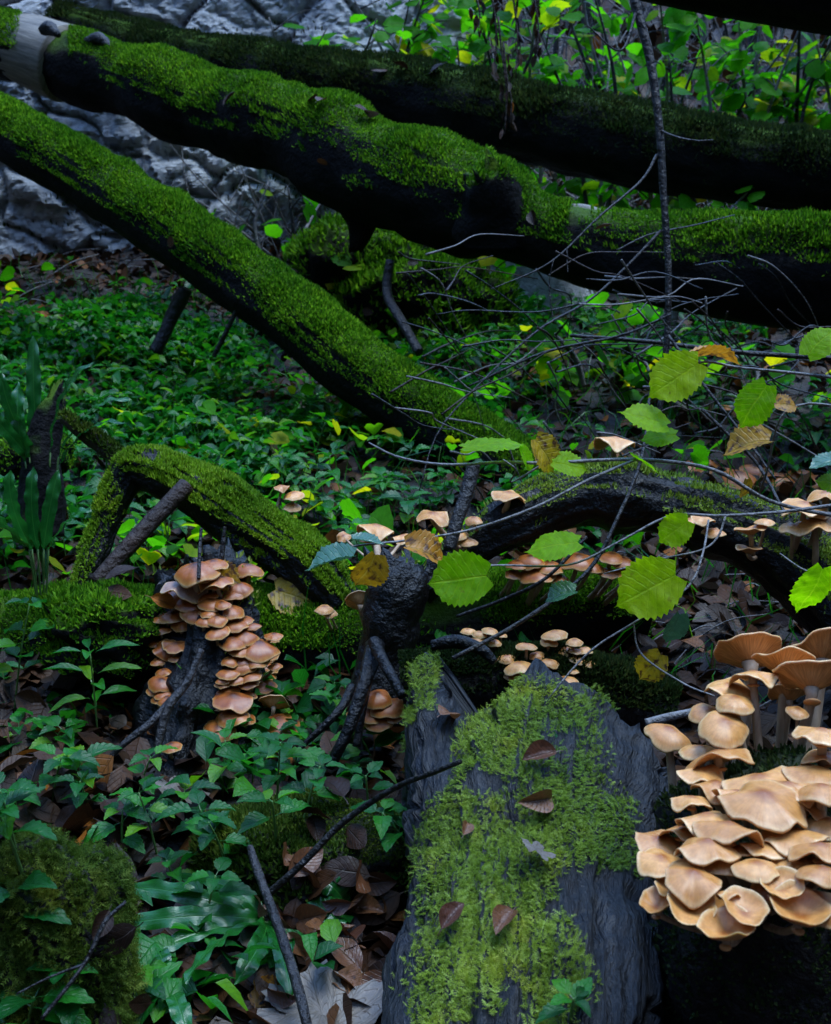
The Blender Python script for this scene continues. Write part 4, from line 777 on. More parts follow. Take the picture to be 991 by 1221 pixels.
for rows in ([(540, 785, 1.9, 3), (620, 742, 1.95, 2.6), (700, 682, 2.0, 2.6), (740, 610, 2.05, 2.4), (765, 545, 2.1, 2), (775, 470, 2.15, 1.6)], [(797, 400, 2.6, 2), (840, 460, 2.55, 1.8), (888, 521, 2.5, 1.6), (925, 572, 2.45, 1.4)], [(837, 488, 2.4, 2), (870, 520, 2.4, 2), (905, 556, 2.4, 2), (935, 610, 2.3, 2)],
             [(680, 400, 3.2, 2.2), (780, 408, 3.2, 2.6), (880, 420, 3.2, 3), (1010, 428, 3.2, 3.4)], [(560, 460, 3.0, 1.2), (650, 420, 3.0, 1.6), (740, 400, 3.0, 1.6), (800, 375, 3.0, 1.4)], [(545, 735, 2.2, 2), (600, 715, 2.15, 2.2), (650, 690, 2.1, 2.2), (700, 640, 2.1, 2)],
             [(565, 555, 2.3, 9), (556, 590, 2.28, 9), (545, 622, 2.26, 8), (535, 655, 2.25, 8)], [(465, 310, 4.6, 5), (462, 350, 4.6, 6), (480, 385, 4.5, 6), (500, 420, 4.4, 6)], [(195, 395, 4.6, 5), (205, 370, 4.55, 6), (220, 345, 4.5, 7)], [(185, 420, 4.5, 8), (205, 380, 4.5, 8), (222, 345, 4.45, 8)],
             [(255, 425, 4.3, 3), (275, 385, 4.25, 3), (290, 350, 4.2, 2)]):
    stick('twig', rows, DT if rows[0][1] > 380 and rows[0][0] > 500 else 'thin dark stick leaning under the mossy trunks', 'dark_twig', 'twig', DTg if rows[0][1] > 380 and rows[0][0] > 500 else 'sticks under the trunks')
for k in range(95):
    x = random.uniform(440, 960); y = random.uniform(300, 560); d = random.uniform(2.4, 4.2); L = random.uniform(60, 170); a = random.choice((random.uniform(-0.7, 0.3), random.uniform(0.6, 1.1)))
    rows = [(x + L * t * math.cos(a) + random.gauss(0, 6), y + L * t * math.sin(a) + 20 * t * t + random.gauss(0, 5), d + 0.2 * t, 1.5 * (1 - 0.55 * t) * random.uniform(0.6, 1.1)) for t in (0, 0.3, 0.6, 1)]
    stick('twig', rows, DT, random.choice(('dark_twig', 'twig', 'brown_twig')), 'twig', DTg, ns=5, nr=18)
for k in range(70):
    if k < 30: x, y, lb, gp = random.uniform(-5, 150), random.uniform(305, 430), 'pale dead twig lying on the leafy bank below the cliff', 'dead twigs on the bank'
    else: x, y, lb, gp = random.uniform(640, 900), random.uniform(660, 880), 'thin twig lying in the dim litter between slab and black branch', 'twigs in the dim litter'
    h = hit(x, y, ['ground'])
    if h is None: continue
    d = h[0]; L = random.uniform(40, 110) if k >= 30 else random.uniform(30, 80); a = random.uniform(-0.6, 0.6); c = h[1]; dirv = np.array([math.cos(a * 2), math.sin(a * 2) * 0.6, random.uniform(0.0, 0.45)]); Lm = L * d / FPX
    pts = np.array([[*(c + np.array([0, 0, -0.005])), 0.0022], [*(c + dirv * Lm * 0.5 + [0, 0, 0.03 * random.random()]), 0.0018], [*(c + dirv * Lm + rv(0.01)), 0.001]])
    if k < 30: pts[:, 3] *= 2.2
    V, F, uv = tube(pts, 5, 12, 0.1, 20); t = empty('twig', c, lb, 'twig', gp); solid('shaft', V, F, M[random.choice(('twig', 'brown_twig', 'twig'))], t, uv=uv)
stick('stick', [(298, 1010, 1.68, 4), (308, 1040, 1.64, 5.5), (330, 1100, 1.56, 6), (350, 1160, 1.49, 6.5), (368, 1230, 1.42, 7), (380, 1290, 1.42, 7)], 'dark snapped stick lying over the leaf litter beside the strap-leaved fern', 'dark_twig', 'stick', bump=0.3)
stick('branch', [(318, 1068, 1.70, 5), (360, 1030, 1.69, 4.6), (410, 980, 1.68, 4.2), (470, 940, 1.62, 3.8), (520, 920, 1.56, 3.2), (549, 908, 1.53, 3)], 'curved dark stick reaching from the litter onto the grey slab', 'dark_twig', 'branch')
stick('branch', [(50, 1215, 1.25, 2.4), (100, 1150, 1.28, 2.6), (125, 1100, 1.3, 2.6), (150, 1075, 1.32, 2.0)], 'forked thin dark twig across the crumbling stump', 'dark_twig', 'branch', sides=([(100, 1150, 1.28, 2), (60, 1165, 1.27, 1.6), (20, 1185, 1.26, 1.2)],))
stick('branch', [(770, 862, 1.9, 5), (820, 850, 1.9, 5), (850, 846, 1.9, 4)], 'short pale stick lying behind the slab', 'twig', 'branch')
stick('branch', [(515, 770, 1.98, 7), (545, 765, 1.97, 9), (575, 775, 1.95, 7), (590, 790, 1.94, 5)], 'bent black root piece on the short log', 'wet_bark', 'branch')
for (rows) in ([(237, 690, 2.28, 2.4), (238, 660, 2.3, 2.2), (240, 630, 2.32, 2)], [(263, 680, 2.35, 3), (266, 650, 2.35, 3), (268, 628, 2.35, 2)]):
    stick('twig', rows, 'short dark peg standing up out of the tiered mushrooms', 'dark_twig', 'twig', 'pegs in the mushroom tiers', part='shaft')

# ------------------------------------------------------------------ strap-leaved ferns
def frond_mesh(base, tip, sag, width, seed, up, rows=30, wav=0.2):
    base, tip = np.array(base), np.array(tip); ctrl = (base + tip) / 2 + np.array(up) * sag
    t = np.linspace(0, 1, rows)[:, None]; C = (1 - t) ** 2 * base + 2 * t * (1 - t) * ctrl + t * t * tip
    T = nrm(np.gradient(C, axis=0)); nor = nrm(np.array(up) - T * (T @ np.array(up))[:, None]); S = np.cross(T, nor); tt = t[:, 0]
    w = width * np.clip(np.minimum(tt * 9, 1), 0.12, 1) * (1 - np.clip((tt - 0.72) / 0.28, 0, 1) ** 2 * 0.93) * (1 + 0.08 * np.sin(tt * 21 + seed))
    cs = np.linspace(-1, 1, 7); V = []; uv = []
    r = random.Random(seed); p1, p2 = r.uniform(0, 6), r.uniform(0, 6)
    for i in range(rows):
        for c in cs:
            wave = wav * width * abs(c) ** 1.5 * math.sin(tt[i] * 30 + (p1 if c < 0 else p2) + 0.6 * math.sin(tt[i] * 11)) * 1.4 + 0.28 * w[i] * abs(c) - 0.22 * w[i] * c * c
            V.append(C[i] + S[i] * w[i] * c + nor[i] * wave); uv.append((0.5 + 0.5 * c, tt[i]))
    F = np.array([(i * 7 + j, i * 7 + j + 1, i * 7 + j + 8, i * 7 + j + 7) for i in range(rows - 1) for j in range(6)])
    return np.array(V), F, np.array(uv)
def fern(base_px, fr, label, d0):
    h = hit(base_px[0], base_px[1], ['ground']); b = P(*base_px, d0); b[2] = float(ground_z(b[0], b[1])) if abs(float(ground_z(b[0], b[1])) - b[2]) < 0.3 else b[2]
    t = empty('strap_fern', b, label, 'fern', None)
    for k, (bx, by, bd, tx, ty, td, w, sag, up) in enumerate(fr):
        V, F, uv = frond_mesh(P(bx, by, bd), P(tx, ty, td), sag, w * (bd + td) / 2 / FPX, k + int(bx), up); V0 = V
        solid('frond', V, F, M['fern'], t, uv=uv)
        S = np.array([[*b, 0.0022], [*((b + P(bx, by, bd)) / 2 + [0, 0, 0.01]), 0.0022], [*P(bx, by, bd), 0.002]]); V, F, uv = tube(S, 6, 8); solid('stalk', V, F, M['stalk'], t, uv=uv)
    return t
fern((45, 570), [(46, 545, 2.95, 40, 400, 2.95, 8.6, 0.03, (0, -1, 0.2)), (40, 545, 2.93, 2, 445, 2.85, 8.6, 0.06, (-.3, -.8, 0.6)), (35, 545, 2.9, -20, 485, 2.8, 8.6, 0.06, (-.3, -.6, 0.8)), (60, 540, 2.9, 112, 432, 2.8, 6.5, 0.10, (-.2, -.5, 0.8)), (70, 545, 2.85, 158, 478, 2.75, 6.5, 0.10, (0, -.3, 1)), (70, 555, 2.83, 150, 505, 2.7, 5.8, 0.08, (0, -.3, 1)), (30, 550, 2.9, 22, 455, 2.9, 7.9, 0.05, (0, -1, 0.3))], 'tall dark strap-leaved fern with one upright frond by the splintered stump', 2.95)
fern((45, 665), [(45, 655, 2.6, 40, 556, 2.55, 7.9, 0.05, (0, -1, 0.3)), (38, 655, 2.6, 12, 560, 2.5, 8.6, 0.06, (-.2, -1, 0.4)), (52, 655, 2.6, 70, 560, 2.55, 7.9, 0.05, (0.2, -1, 0.3)), (35, 655, 2.58, -15, 600, 2.45, 8.6, 0.07, (-.3, -.7, 0.7)), (58, 655, 2.6, 110, 610, 2.5, 7.2, 0.08, (.2, -.5, 0.8))], 'low strap-leaved fern with upright fronds below the arched root', 2.62)
def fan(cx, cy, d0, n, Lpx, w, a0, a1, label):
    fr = []
    for q in range(n):
        a = math.radians(a0 + (a1 - a0) * q / max(1, n - 1) + random.gauss(0, 5)); L = Lpx * random.uniform(0.8, 1.15); tx, ty = cx + L * math.cos(a), cy + L * 0.62 * math.sin(a)
        td = d0 - 0.0016 * (ty - cy) * 1.25; fr.append((cx + 6 * math.cos(a), cy + 4 * math.sin(a), d0 - 0.02, tx, ty, td - 0.025 * (q % 3) - 0.02, w * random.uniform(0.85, 1.1), random.uniform(0.04, 0.08), (random.gauss(0, 0.35), random.uniform(-.8, -.2), 0.8)))
    fern((cx, cy), fr, label, d0)
fan(318, 1096, 1.72, 7, 165, 11.5, 75, 225, 'glossy strap-leaved fern with wavy fronds in the leaf litter')
fan(200, 1180, 1.58, 5, 95, 11, 90, 260, 'smaller glossy strap fern between the crumbling stump and the wavy fern')
fan(25, 1205, 1.42, 5, 80, 13, 160, 330, 'strap fern at the foot of the crumbling olive stump')
fan(420, 1085, 1.76, 4, 75, 12, 120, 300, 'short strap fern half buried in leaves beside the slab')

# ------------------------------------------------------------------ leafy plants
def plant(x, y, hgt, nodes, size, kind, label, group, z0=None, lean=None):
    z = float(ground_z(x, y)) if z0 is None else z0; b = np.array([x, y, z - 0.01]); t = empty('leafy_plant', b, label, 'plant', group)
    ln = lean if lean is not None else (random.gauss(0, 0.25), random.gauss(-0.1, 0.2)); tip = b + np.array([ln[0] * hgt, ln[1] * hgt, hgt])
    S = spline(np.array([[*b, 0.0022], [*(b * 0.5 + tip * 0.5 + np.array([0, 0, hgt * 0.08])), 0.0018], [*tip, 0.0012]]), 10); V, F, uv = tube(S, 6, 10); solid('stem', V, F, M['stalk'], t, uv=uv)
    a0 = random.uniform(0, 6.28)
    for q in range(nodes):
        u = 0.35 + 0.65 * (q + 1) / nodes; p = S[int(u * 9)][:3]; s = size * (1.0 - 0.25 * abs(u - 0.75) * 2) * random.uniform(0.85, 1.15)
        n_l = 2 if q < nodes - 1 else 4
        for e in range(n_l):
            a = a0 + q * 1.57 + e * 6.283 / n_l + random.gauss(0, 0.2); el = random.uniform(-0.15, 0.45); tipd = np.array([math.cos(a), math.sin(a), el]); nor = np.array([random.gauss(0, .15), random.gauss(-.15, .15), 1.0])
            put_leaf('leaf', random.choice(NT_ if kind == 'n' else LN), t, p + nrm(tipd) * s * 0.22, tipd, nor, s * (0.75 if q == nodes - 1 and e > 1 else 1))
    return t
PL = 'leafy green herb with toothed leaves growing in the foreground litter'; PG = 'leafy herbs in the foreground'
spots = [(30, 890), (60, 950), (95, 935), (20, 965), (110, 960), (265, 935), (300, 925), (330, 945), (375, 880), (395, 890), (350, 920), (250, 985), (145, 1010), (215, 1060), (190, 1010), (15, 1120), (30, 1030), (330, 990), (360, 965), (420, 930), (455, 915), (300, 870), (400, 850), (60, 885), (10, 820), (20, 1000), (240, 1120), (180, 1200), (505, 1020), (495, 990), (440, 955), (95, 1215), (30, 1221), (270, 1010), (160, 950), (210, 970)]
for (x, y) in spots:
    h = hit(x, y + 14, ['ground', 'N', 'Q']); p = h[1]
    plant(p[0], p[1], random.uniform(0.06, 0.13), random.choice((2, 3)), random.uniform(0.042, 0.062), 'n', PL, PG, p[2])
h = hit(118, 890, ['ground']); plant(h[1][0], h[1][1], 0.21, 5, 0.085, 'l', 'slender plant with long pointed leaves in front of the low mossy log', None, h[1][2], (0.0, -0.1))
h = hit(15, 860, ['ground']); plant(h[1][0], h[1][1], 0.26, 5, 0.06, 'n', 'tall thin herb rising beside the moss mound', None, h[1][2], (0.2, 0.0))
h = hit(680, 1215, ['slab']); plant(h[1][0], h[1][1], 0.04, 2, 0.04, 'n', 'small green seedling at the foot of the mossy slab', None, h[1][2])
ML = 'leafy herb in the green carpet on the slope below the leaning trunk'; MG = 'herbs on the slope'
k = 0
while k < 130:
    x = random.uniform(0, 540); y = random.uniform(380, 690)
    h = hit(x, y)
    if h is None or h[3] != 'ground' or h[1][1] > 4.6: continue
    p = h[1]; plant(p[0], p[1], random.uniform(0.05, 0.14), 2, random.uniform(0.05, 0.075), 'n', ML, MG, p[2]); k += 1
k = 0
while k < 26:
    x = random.uniform(560, 980); y = random.uniform(380, 560); h = hit(x, y)
    if h is None or h[3] != 'ground' or h[1][1] > 5.5: continue
    p = h[1]; plant(p[0], p[1], random.uniform(0.05, 0.16), 2, random.uniform(0.06, 0.09), 'n', 'sparse leafy herb in the dim hollow right of the leaning trunk', 'herbs in the dim hollow', p[2]); k += 1

def instanced(V, F, pos, rot, scale, tilt):
    n = len(pos); c, s = np.cos(rot), np.sin(rot); o = np.zeros((n, len(V), 3)); x, y, z = V[:, 0], V[:, 1], V[:, 2]
    o[..., 0] = c[:, None] * x - s[:, None] * y; o[..., 1] = s[:, None] * x + c[:, None] * y; o[..., 2] = z + tilt[:, :1] * o[..., 0] + tilt[:, 1:2] * o[..., 1]
    o = o * scale[:, None, None] + pos[:, None]; ff = (np.arange(n)[:, None, None] * len(V) + F[None]).reshape(-1, F.shape[1]); return o.reshape(-1, 3), ff
def cover():   # low green carpet: leaves of plants too many to count
    n = 26000; x = rng.uniform(-3.4, 3.0, n); y = 1.3 + 4.9 * rng.random(n) ** 0.9
    pp = np.stack([x, y, 0 * x], -1); dens = np.clip((fbm(pp * 2.2, 3, 91) + 0.10) * 3.0, 0, 1) * np.where(x < 0.1 + 0.08 * y, 1, 0.12) * np.where(y < 2.25, np.where(x < -0.12, 0.30, 0.05), np.where(y < 3.0, np.where(x < -0.75, 0.5, 0.05), 1)) * np.where((y > 5.6) & (x < -1), 0.35, 1)
    m = rng.random(n) < dens; x, y = x[m], y[m]; n = len(x); q = 5
    lv, lf, luv = leaf_grid('nettle', 5, 3, 3, 0.35, 0.35, 0.0)
    X = np.repeat(x, q) + rng.normal(0, 0.035, n * q); Y = np.repeat(y, q) + rng.normal(0, 0.035, n * q); hh = np.repeat(rng.uniform(0.02, 0.12, n), q) * rng.uniform(0.6, 1.1, n * q)
    pos = np.stack([X, Y, ground_z(X, Y) + hh], -1); N = n * q
    V, F = instanced(lv, lf, pos, rng.uniform(0, 6.283, N), rng.uniform(0.028, 0.06, N), rng.normal(0, 0.45, (N, 2)) - np.array([0, 0.1]))
    uv = np.tile(luv, (N, 1)); r = np.repeat(rng.random(N), len(lv))
    o = solid('ground_cover', V, F, M['herb'], uv=uv, attr=r); tag(o, 'green carpet of small leaves covering the slope', 'plants', kind='stuff')
cover()
def broad():   # rounder, paler leaves mixed into the carpet
    n = 5200; x = rng.uniform(-3.4, 2.4, n); y = rng.uniform(2.7, 6.4, n); pp = np.stack([x, y, 0 * x], -1); m = rng.random(n) < np.clip((fbm(pp * 1.5, 3, 191) + 0.05) * 3, 0, 1) * np.where(x < 0.6, 1, 0.35) * np.where((x < -0.7) & (y > 5.4), 0.1, 1); x, y = x[m], y[m]; n = len(x)
    lv, lf, luv = leaf_grid('hazel', 6, 5, 9, 0.3, 0.2, 0.0); V, F = instanced(lv, lf, np.stack([x, y, ground_z(x, y) + rng.uniform(0.03, 0.17, n)], -1), rng.uniform(0, 6.283, n), rng.uniform(0.028, 0.07, n), rng.normal(0, 0.5, (n, 2)) - np.array([0, 0.15]))
    o = solid('ground_cover', V, F, M['hazel_far'], uv=np.tile(luv, (n, 1)), attr=np.repeat(rng.random(n) * 0.86, len(lv))); tag(o, 'rounder pale green leaves mixed through the slope carpet', 'plants', kind='stuff')
broad()
def grassy():
    n = 2600; x = rng.uniform(-2.6, 1.5, n); y = rng.uniform(2.2, 6.5, n); p = np.stack([x, y, ground_z(x, y)], -1); d = np.stack([rng.normal(0, .5, n), rng.normal(0, .5, n), np.ones(n)], -1)
    V, F, r = blades(p, d, rng.uniform(0.08, 0.25, n), 0.003, 1.0, 4); o = solid('grass', V, F, M['herb'], attr=r); tag(o, 'thin scattered grass and stalks among the ground leaves', 'grass', kind='stuff')
grassy()

# ------------------------------------------------------------------ fallen leaves
def litter():
    n = 31000; x = rng.uniform(-4, 4.5, n); y = 0.9 + 10 * rng.random(n) ** 1.2; x[:5000] = rng.uniform(-1.6, 1.6, 5000); y[:5000] = rng.uniform(0.7, 3.2, 5000); z = ground_z(x, y) + rng.uniform(0.002, 0.03, n)
    lv, lf, luv = leaf_grid('oval', 4, 3, 5, 0.3, 0.4, 0.0, lift=0.3); pos = np.stack([x, y, z], -1)
    V, F = instanced(lv - np.array([0, 0.5, 0]), lf, pos, rng.uniform(0, 6.283, n), rng.uniform(0.05, 0.10, n), rng.normal(0, 0.5, (n, 2)))
    o = solid('leaf_litter', V, F, M['dead_leaf'], uv=np.tile(luv, (n, 1)), attr=np.repeat(rng.random(n), len(lv))); tag(o, 'brown leaf litter strewn over the forest floor', 'leaf litter', kind='stuff')
litter()
def fallen(px, py, w, meshes, label, group=None, names=None, ang=None, up=0.012, off=0.0, tiltn=0.25):
    h = hit(px, py, names)
    if h is None: return
    size = w * h[0] / FPX; n = nrm(h[2] if h[2] @ ray(px, py) < 0 else -h[2]); a = random.uniform(0, 6.28) if ang is None else math.radians(ang); tip = np.array([math.cos(a), math.sin(a), 0]); nn = nrm(n + rv(tiltn)); tip = nrm(tip - nn * (tip @ nn))
    me = random.choice(meshes); c = h[1] + n * (up + off)
    o = link('fallen_leaf', me, None, None, M=lmat(c - tip * size * 0.5, tip, nn, size)); tag(o, label, 'leaf', group); return o
for (x, y, w, ms, an, lb) in [(529, 858, 46, DR, 60, 'pale brown pointed leaf propped on the slab\'s hollow'), (645, 910, 44, DR, 200, 'curled rust leaf at the top of the slab\'s moss'), (632, 958, 46, DR, 190, 'crumpled dark brown leaf on moss below another curled leaf'), (645, 1022, 36, DM, 70, 'small grey lobed leaf lying on the slab\'s moss'), (537, 1102, 42, DR, 50, 'folded brown leaf near the slab\'s edge moss'), (606, 1112, 48, DR, 240, 'reddish folded leaf low on the slab\'s moss'), (655, 885, 18, LN, 90, 'tiny pale leaf stuck on the slab\'s moss'), (551, 1000, 26, DR, 80, 'small dark leaf scrap on the slab near the dark edge')]:
    fallen(x, y, w, ms, lb, None, ['slab'], an, 0.018)
NL = 'brown fallen leaf in the litter beside the slab and fern'; NG = 'fallen leaves in the foreground litter'
for (x, y, w) in [(440, 1070, 70), (455, 1090, 60), (395, 1112, 60), (430, 1140, 60), (460, 1150, 56), (490, 1150, 44), (485, 1110, 40), (410, 1040, 60), (380, 1060, 56), (360, 1040, 50), (330, 1110, 70), (310, 1130, 56), (300, 1095, 40), (130, 1110, 60), (120, 1100, 40), (190, 950, 46), (210, 960, 50), (150, 1010, 50), (160, 990, 40), (130, 945, 40), (420, 1005, 50), (380, 1000, 40), (470, 1190, 60), (500, 1215, 50), (300, 1190, 60), (320, 1200, 46), (270, 1215, 50), (150, 1190, 40), (790, 1130, 60), (800, 1160, 60), (810, 1200, 60), (780, 1215, 50), (430, 1215, 50), (250, 1190, 36), (130, 1215, 50), (450, 1040, 46), (350, 1090, 40), (395, 1160, 50)]:
    fallen(x, y, w, DL, NL, NG, ['ground', 'N', 'Q'], None, 0.02, tiltn=0.4)
for k in range(34):
    fallen(random.uniform(330, 500), random.uniform(1030, 1221), random.uniform(34, 62), DR, 'red-brown fallen leaf in the wet litter against the slab', 'red-brown leaves against the slab', ['ground', 'N'], None, random.uniform(0.02, 0.05), tiltn=0.5)
for (x, y, w, ms, an, lb) in [(385, 1200, 130, DM, 100, 'very large pale grey lobed leaf at the foot of the dark stick'), (340, 1215, 100, DM, 160, 'large pale lobed leaf partly under the dark stick'), (310, 1115, 74, DM, 60, 'pale buff lobed leaf beside the wavy fern fronds'), (405, 1195, 44, DR, 110, 'small tan leaf resting on the large pale leaf'), (210, 955, 60, DM, 90, 'grey leaf draped on the litter below the rotting stump')]:
    fallen(x, y, w, ms, lb, None, ['ground', 'N'], an, 0.035, tiltn=0.15)
for (x, y, w, lb) in [(355, 712, 56, 'orange leaf lying on the low mossy log beside a green one'), (268, 688, 40, 'orange leaf tucked among the topmost tiered mushrooms'), (375, 945, 34, 'small orange leaf hanging among the herbs'), (325, 1188, 46, 'yellow orange leaf under the dark stick')]:
    h = hit(x, y); c = h[1] - ray(x, y) * 0.03; s = w * h[0] / FPX; tip = nrm(np.array([1, -0.2, -0.3])); nn = nrm(np.array([0, -0.8, 0.6])); o = link('fallen_leaf', random.choice(HZY), None, None, M=lmat(c - tip * s * 0.5, tip, nn, s)); tag(o, lb, 'leaf')
FLb = 'brown fallen leaf scattered among the herbs and twigs'; FGp = 'fallen leaves on the forest floor'
k = 0; tries = 0
while k < 170 and tries < 3000:
    tries += 1; x = random.uniform(0, 990); y = random.uniform(310, 1000); h = hit(x, y)
    if h is None or h[3] not in ('ground', 'N', 'N3', 'K1', 'K2'): continue
    if fallen(x, y, random.uniform(0.05, 0.09) * FPX / h[0], DL, FLb, FGp, None, None, random.uniform(0.02, 0.06), tiltn=0.5): k += 1
for (x, y) in [(375, 118), (385, 122), (430, 132), (440, 135), (280, 115), (455, 82), (480, 78), (520, 82), (590, 92), (390, 185), (210, 285), (640, 258), (725, 268)]:
    fallen(x, y + 6, 22, DL, 'little brown leaf caught on the mossy top of a trunk', 'leaves caught on the trunks', ['A', 'B', 'C'], None, 0.03, tiltn=0.5)

# ------------------------------------------------------------------ hazel bushes behind
def bush(px, py, d, n, spread, hgt, label, group, seed, size=(0.075, 0.135), stems=4, low=0.15):
    r = random.Random(seed); c = P(px, py, d); x, y = c[0], c[1]; z = float(ground_z(x, y)); b = np.array([x, y, z - 0.05]); t = empty('hazel_bush', b, label, 'bush', group); tips = []
    for s in range(stems):
        a = r.uniform(0, 6.28); top = b + np.array([math.cos(a) * spread * r.uniform(.3, .9), math.sin(a) * spread * 0.5, hgt * r.uniform(0.75, 1.1)]); mid = (b + top) / 2 + np.array([r.gauss(0, .1), r.gauss(0, .1), 0.1 * hgt])
        S = spline(np.array([[*b, 0.016], [*mid, 0.011], [*top, 0.004]]), 20); V, F, uv = tube(S, 8, 20, 0.1, 12); solid('stem', V, F, M['dark_twig'] if s % 2 else M['twig'], t, uv=uv)
        for q in range(6):
            u = r.uniform(low + 0.1, 1.0); p0 = S[int(u * 19)][:3]; a = r.uniform(0, 6.28); e = p0 + np.array([math.cos(a), math.sin(a) * 0.8, r.uniform(-0.1, 0.5)]) * spread * r.uniform(0.3, 0.8)
            B = spline(np.array([[*p0, 0.005], [*((p0 + e) / 2 + [0, 0, 0.05]), 0.0035], [*e, 0.0015]]), 8); V, F, uv = tube(B, 5, 8); tips.append((B, solid('side_branch', V, F, M['dark_twig'], t, uv=uv)))
    for k in range(n):
        B, bo = r.choice(tips); u = r.random() ** 0.6; p = B[int(u * 7)][:3] + np.array([r.gauss(0, .05), r.gauss(0, .05), r.gauss(0, .04)]); a = r.uniform(0, 6.28); tip = np.array([math.cos(a), math.sin(a), r.uniform(-0.9, 0.1)])
        put_leaf('leaf', r.choice(HF), bo, p, tip, np.array([r.gauss(0, .4), r.gauss(-0.35, .4), 0.7]), r.uniform(*size), base=b)
    return t
BLb = 'hazel bush with green and yellowing leaves beyond the back trunk'; BGp = 'hazel bushes behind the trunks'
for k, (px, py, d, n, sp, hg) in enumerate([(470, 60, 7.6, 110, 0.55, 1.5), (560, 60, 7.4, 130, 0.6, 1.6), (640, 70, 6.8, 150, 0.6, 1.8), (720, 90, 6.6, 160, 0.6, 1.7), (800, 80, 6.9, 150, 0.65, 1.8), (880, 90, 6.5, 150, 0.6, 1.7), (960, 100, 6.7, 150, 0.65, 1.7), (1040, 90, 6.6, 110, 0.6, 1.7), (610, 40, 8.4, 120, 0.7, 1.7), (760, 40, 8.6, 130, 0.8, 1.7), (900, 40, 8.6, 130, 0.8, 1.8), (420, 40, 8.2, 70, 0.5, 1.2), (400, 60, 7.0, 70, 0.5, 1.35), (460, 60, 6.9, 90, 0.5, 1.5)]):
    bush(px, py, d, n, sp, hg, BLb, BGp, k + 5)
for k, (px, py, d, n, sp, hg, lb) in enumerate([(345, 250, 5.9, 10, 0.22, 0.75, 'sparse hazel shoot with single big leaf in front of the cliff'), (560, 300, 5.4, 34, 0.3, 0.55, 'low hazel shoot under the thick trunk in front of the grey boulder'), (440, 290, 5.3, 14, 0.22, 0.5, 'hazel shoot under the hanging stub of the thick trunk'), (700, 400, 4.7, 40, 0.4, 0.30, 'spreading low hazel sprig in the hollow beneath the thick trunk'), (850, 390, 4.4, 26, 0.4, 0.28, 'low hazel sprig beneath the right end of the thick trunk'), (800, 230, 5.2, 40, 0.4, 0.8, 'hazel shoot filling the gap between the two big trunks')]):
    bush(px, py, d, n, sp, hg, lb, None, k + 55, (0.07, 0.11), 3, 0.3)
for k, (x, y0, y1, n) in enumerate([(602, 60, 160, 9), (608, 90, 150, 5), (590, -10, 80, 10), (615, -10, 95, 12), (640, -10, 70, 10), (570, -10, 40, 6)]):
    t = stick('hanging_twig', [(x - 8, y0 - 40, 5.0, 1.6), (x - 4, y0, 5.0, 1.3), (x + 2, (y0 + y1) / 2, 5.0, 1.0), (x, y1, 5.0, 0.7)], 'limp brown strand of withered leaves dangling before the back trunk', 'brown_twig', 'twig', 'withered strands before the back trunk', ns=5, nr=14)
    for q in range(n):
        yy = y0 + (y1 - y0) * (q + 1) / n; put_leaf('leaf', random.choice(DL), t, P(x + random.gauss(0, 3), yy - 6, 5.0), np.array([random.gauss(0, .3), random.gauss(0, .3), -1]), rv(1) + np.array([0, -0.5, 0]), random.uniform(0.04, 0.07), 0.6)
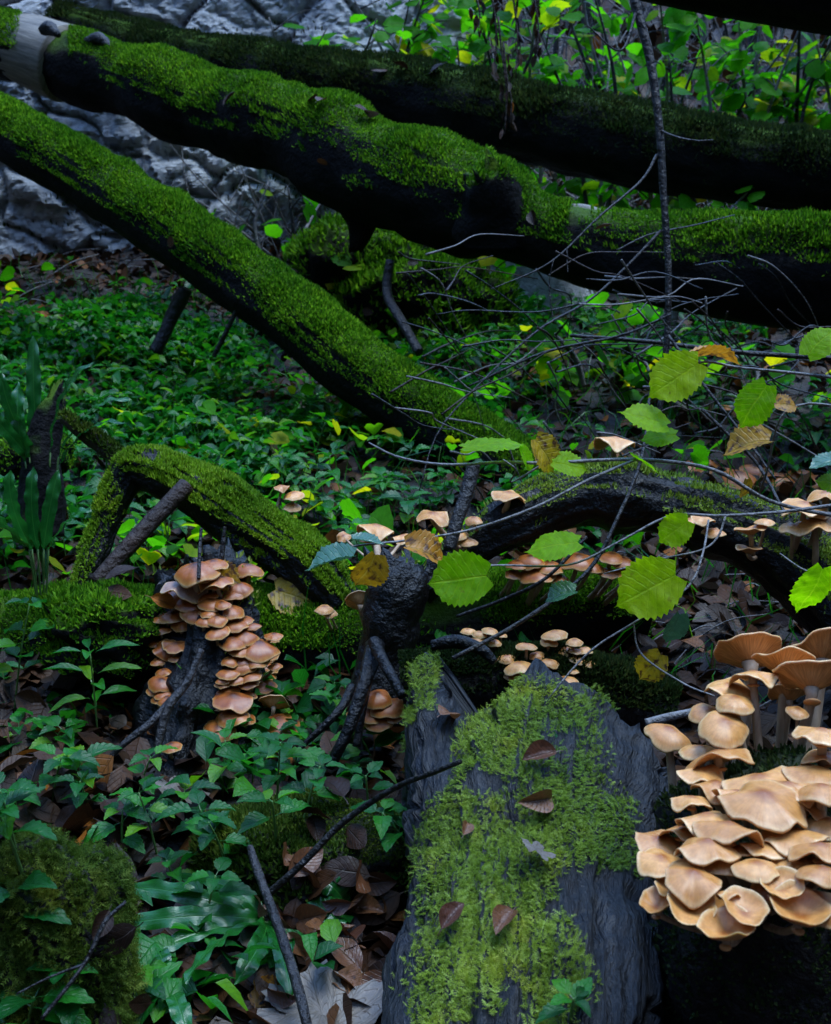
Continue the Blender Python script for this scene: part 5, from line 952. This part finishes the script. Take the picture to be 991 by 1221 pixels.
# thin far trunks
for k, (px, d, w, lean) in enumerate([(790, 9.5, 9, 0.05), (840, 9.0, 7, -0.08), (890, 9.8, 12, 0.02), (940, 9.2, 8, 0.1), (700, 9.6, 8, -0.04), (960, 9.9, 14, -0.03), (655, 9.8, 6, 0.1), (540, 9.5, 6, -0.1)]):
    c = P(px, 200, d); z = float(ground_z(c[0], c[1])); b = np.array([c[0], c[1], z - 0.1]); r = w * d / FPX / 2
    t = empty('young_tree', b, 'thin bare young trunk standing on the slope behind the hazel bushes', 'tree', 'young trunks on the slope'); S = np.array([[*b, r * 1.2], [b[0] + lean, b[1], z + 1.5, r], [b[0] + lean * 3.5, b[1], z + 5.0, r * 0.7]]); V, F, uv = tube(S, 10, 24, 0.1, 6); solid('trunk', V, F, M['twig'] if k % 2 else M['dark_twig'], t, uv=uv)
    for q in range(5):
        u = random.uniform(0.1, 0.6); p = S[0, :3] * (1 - u) + S[2, :3] * u; e = p + np.array([random.gauss(0, .6), random.gauss(0, .4), random.uniform(0, .5)]); V, F, uv = tube(np.array([[*p, r * 0.4], [*e, r * 0.12]]), 6, 8, 0.1, 8); solid('branch', V, F, M['twig'], t, uv=uv)
def tangle():
    n = 2000; x = rng.uniform(-1.5, 6.0, n); y = 7.2 + 9 * rng.random(n) ** 1.3; Vs = []; Fs = []; o = 0
    for i in range(n):
        z = float(ground_z(x[i], y[i])); a = np.array([x[i], y[i], z]); e = a + np.array([random.gauss(0, .35), random.gauss(0, .25), random.uniform(0.1, 0.9)]) * (1 + 0.12 * max(0, y[i] - 9)); r = random.uniform(0.003, 0.008) * (1 + 0.1 * max(0, y[i] - 9))
        V, F, uv = tube(np.array([[*a, r], [*((a + e) / 2 + rv(0.06)), r * 0.8], [*e, r * 0.4]]), 4, 6, cap=False); Vs.append(V); Fs.append(F[0] + o); o += len(V)
    ob = solid('brushwood', np.vstack(Vs), np.vstack(Fs), M['twig']); tag(ob, 'tangle of pale dead stems on the slope behind the hazels', 'brushwood', kind='stuff')
tangle()
def far_litter():
    n = 9000; x = rng.uniform(-4, 8, n); y = rng.uniform(9.5, 22, n); lv, lf, luv = leaf_grid('oval', 4, 3, 6, 0.3, 0.3, 0.0); V, F = instanced(lv, lf, np.stack([x, y, ground_z(x, y) + rng.uniform(0.0, 0.25, n)], -1), rng.uniform(0, 6.283, n), rng.uniform(0.1, 0.2, n), rng.normal(0, 0.9, (n, 2)))
    o = solid('leaf_litter', V, F, M['dead_leaf'], uv=np.tile(luv, (n, 1)), attr=np.repeat(rng.random(n), len(lv))); tag(o, 'brown leaves and low growth on the far slope', 'leaf litter', kind='stuff')
far_litter()
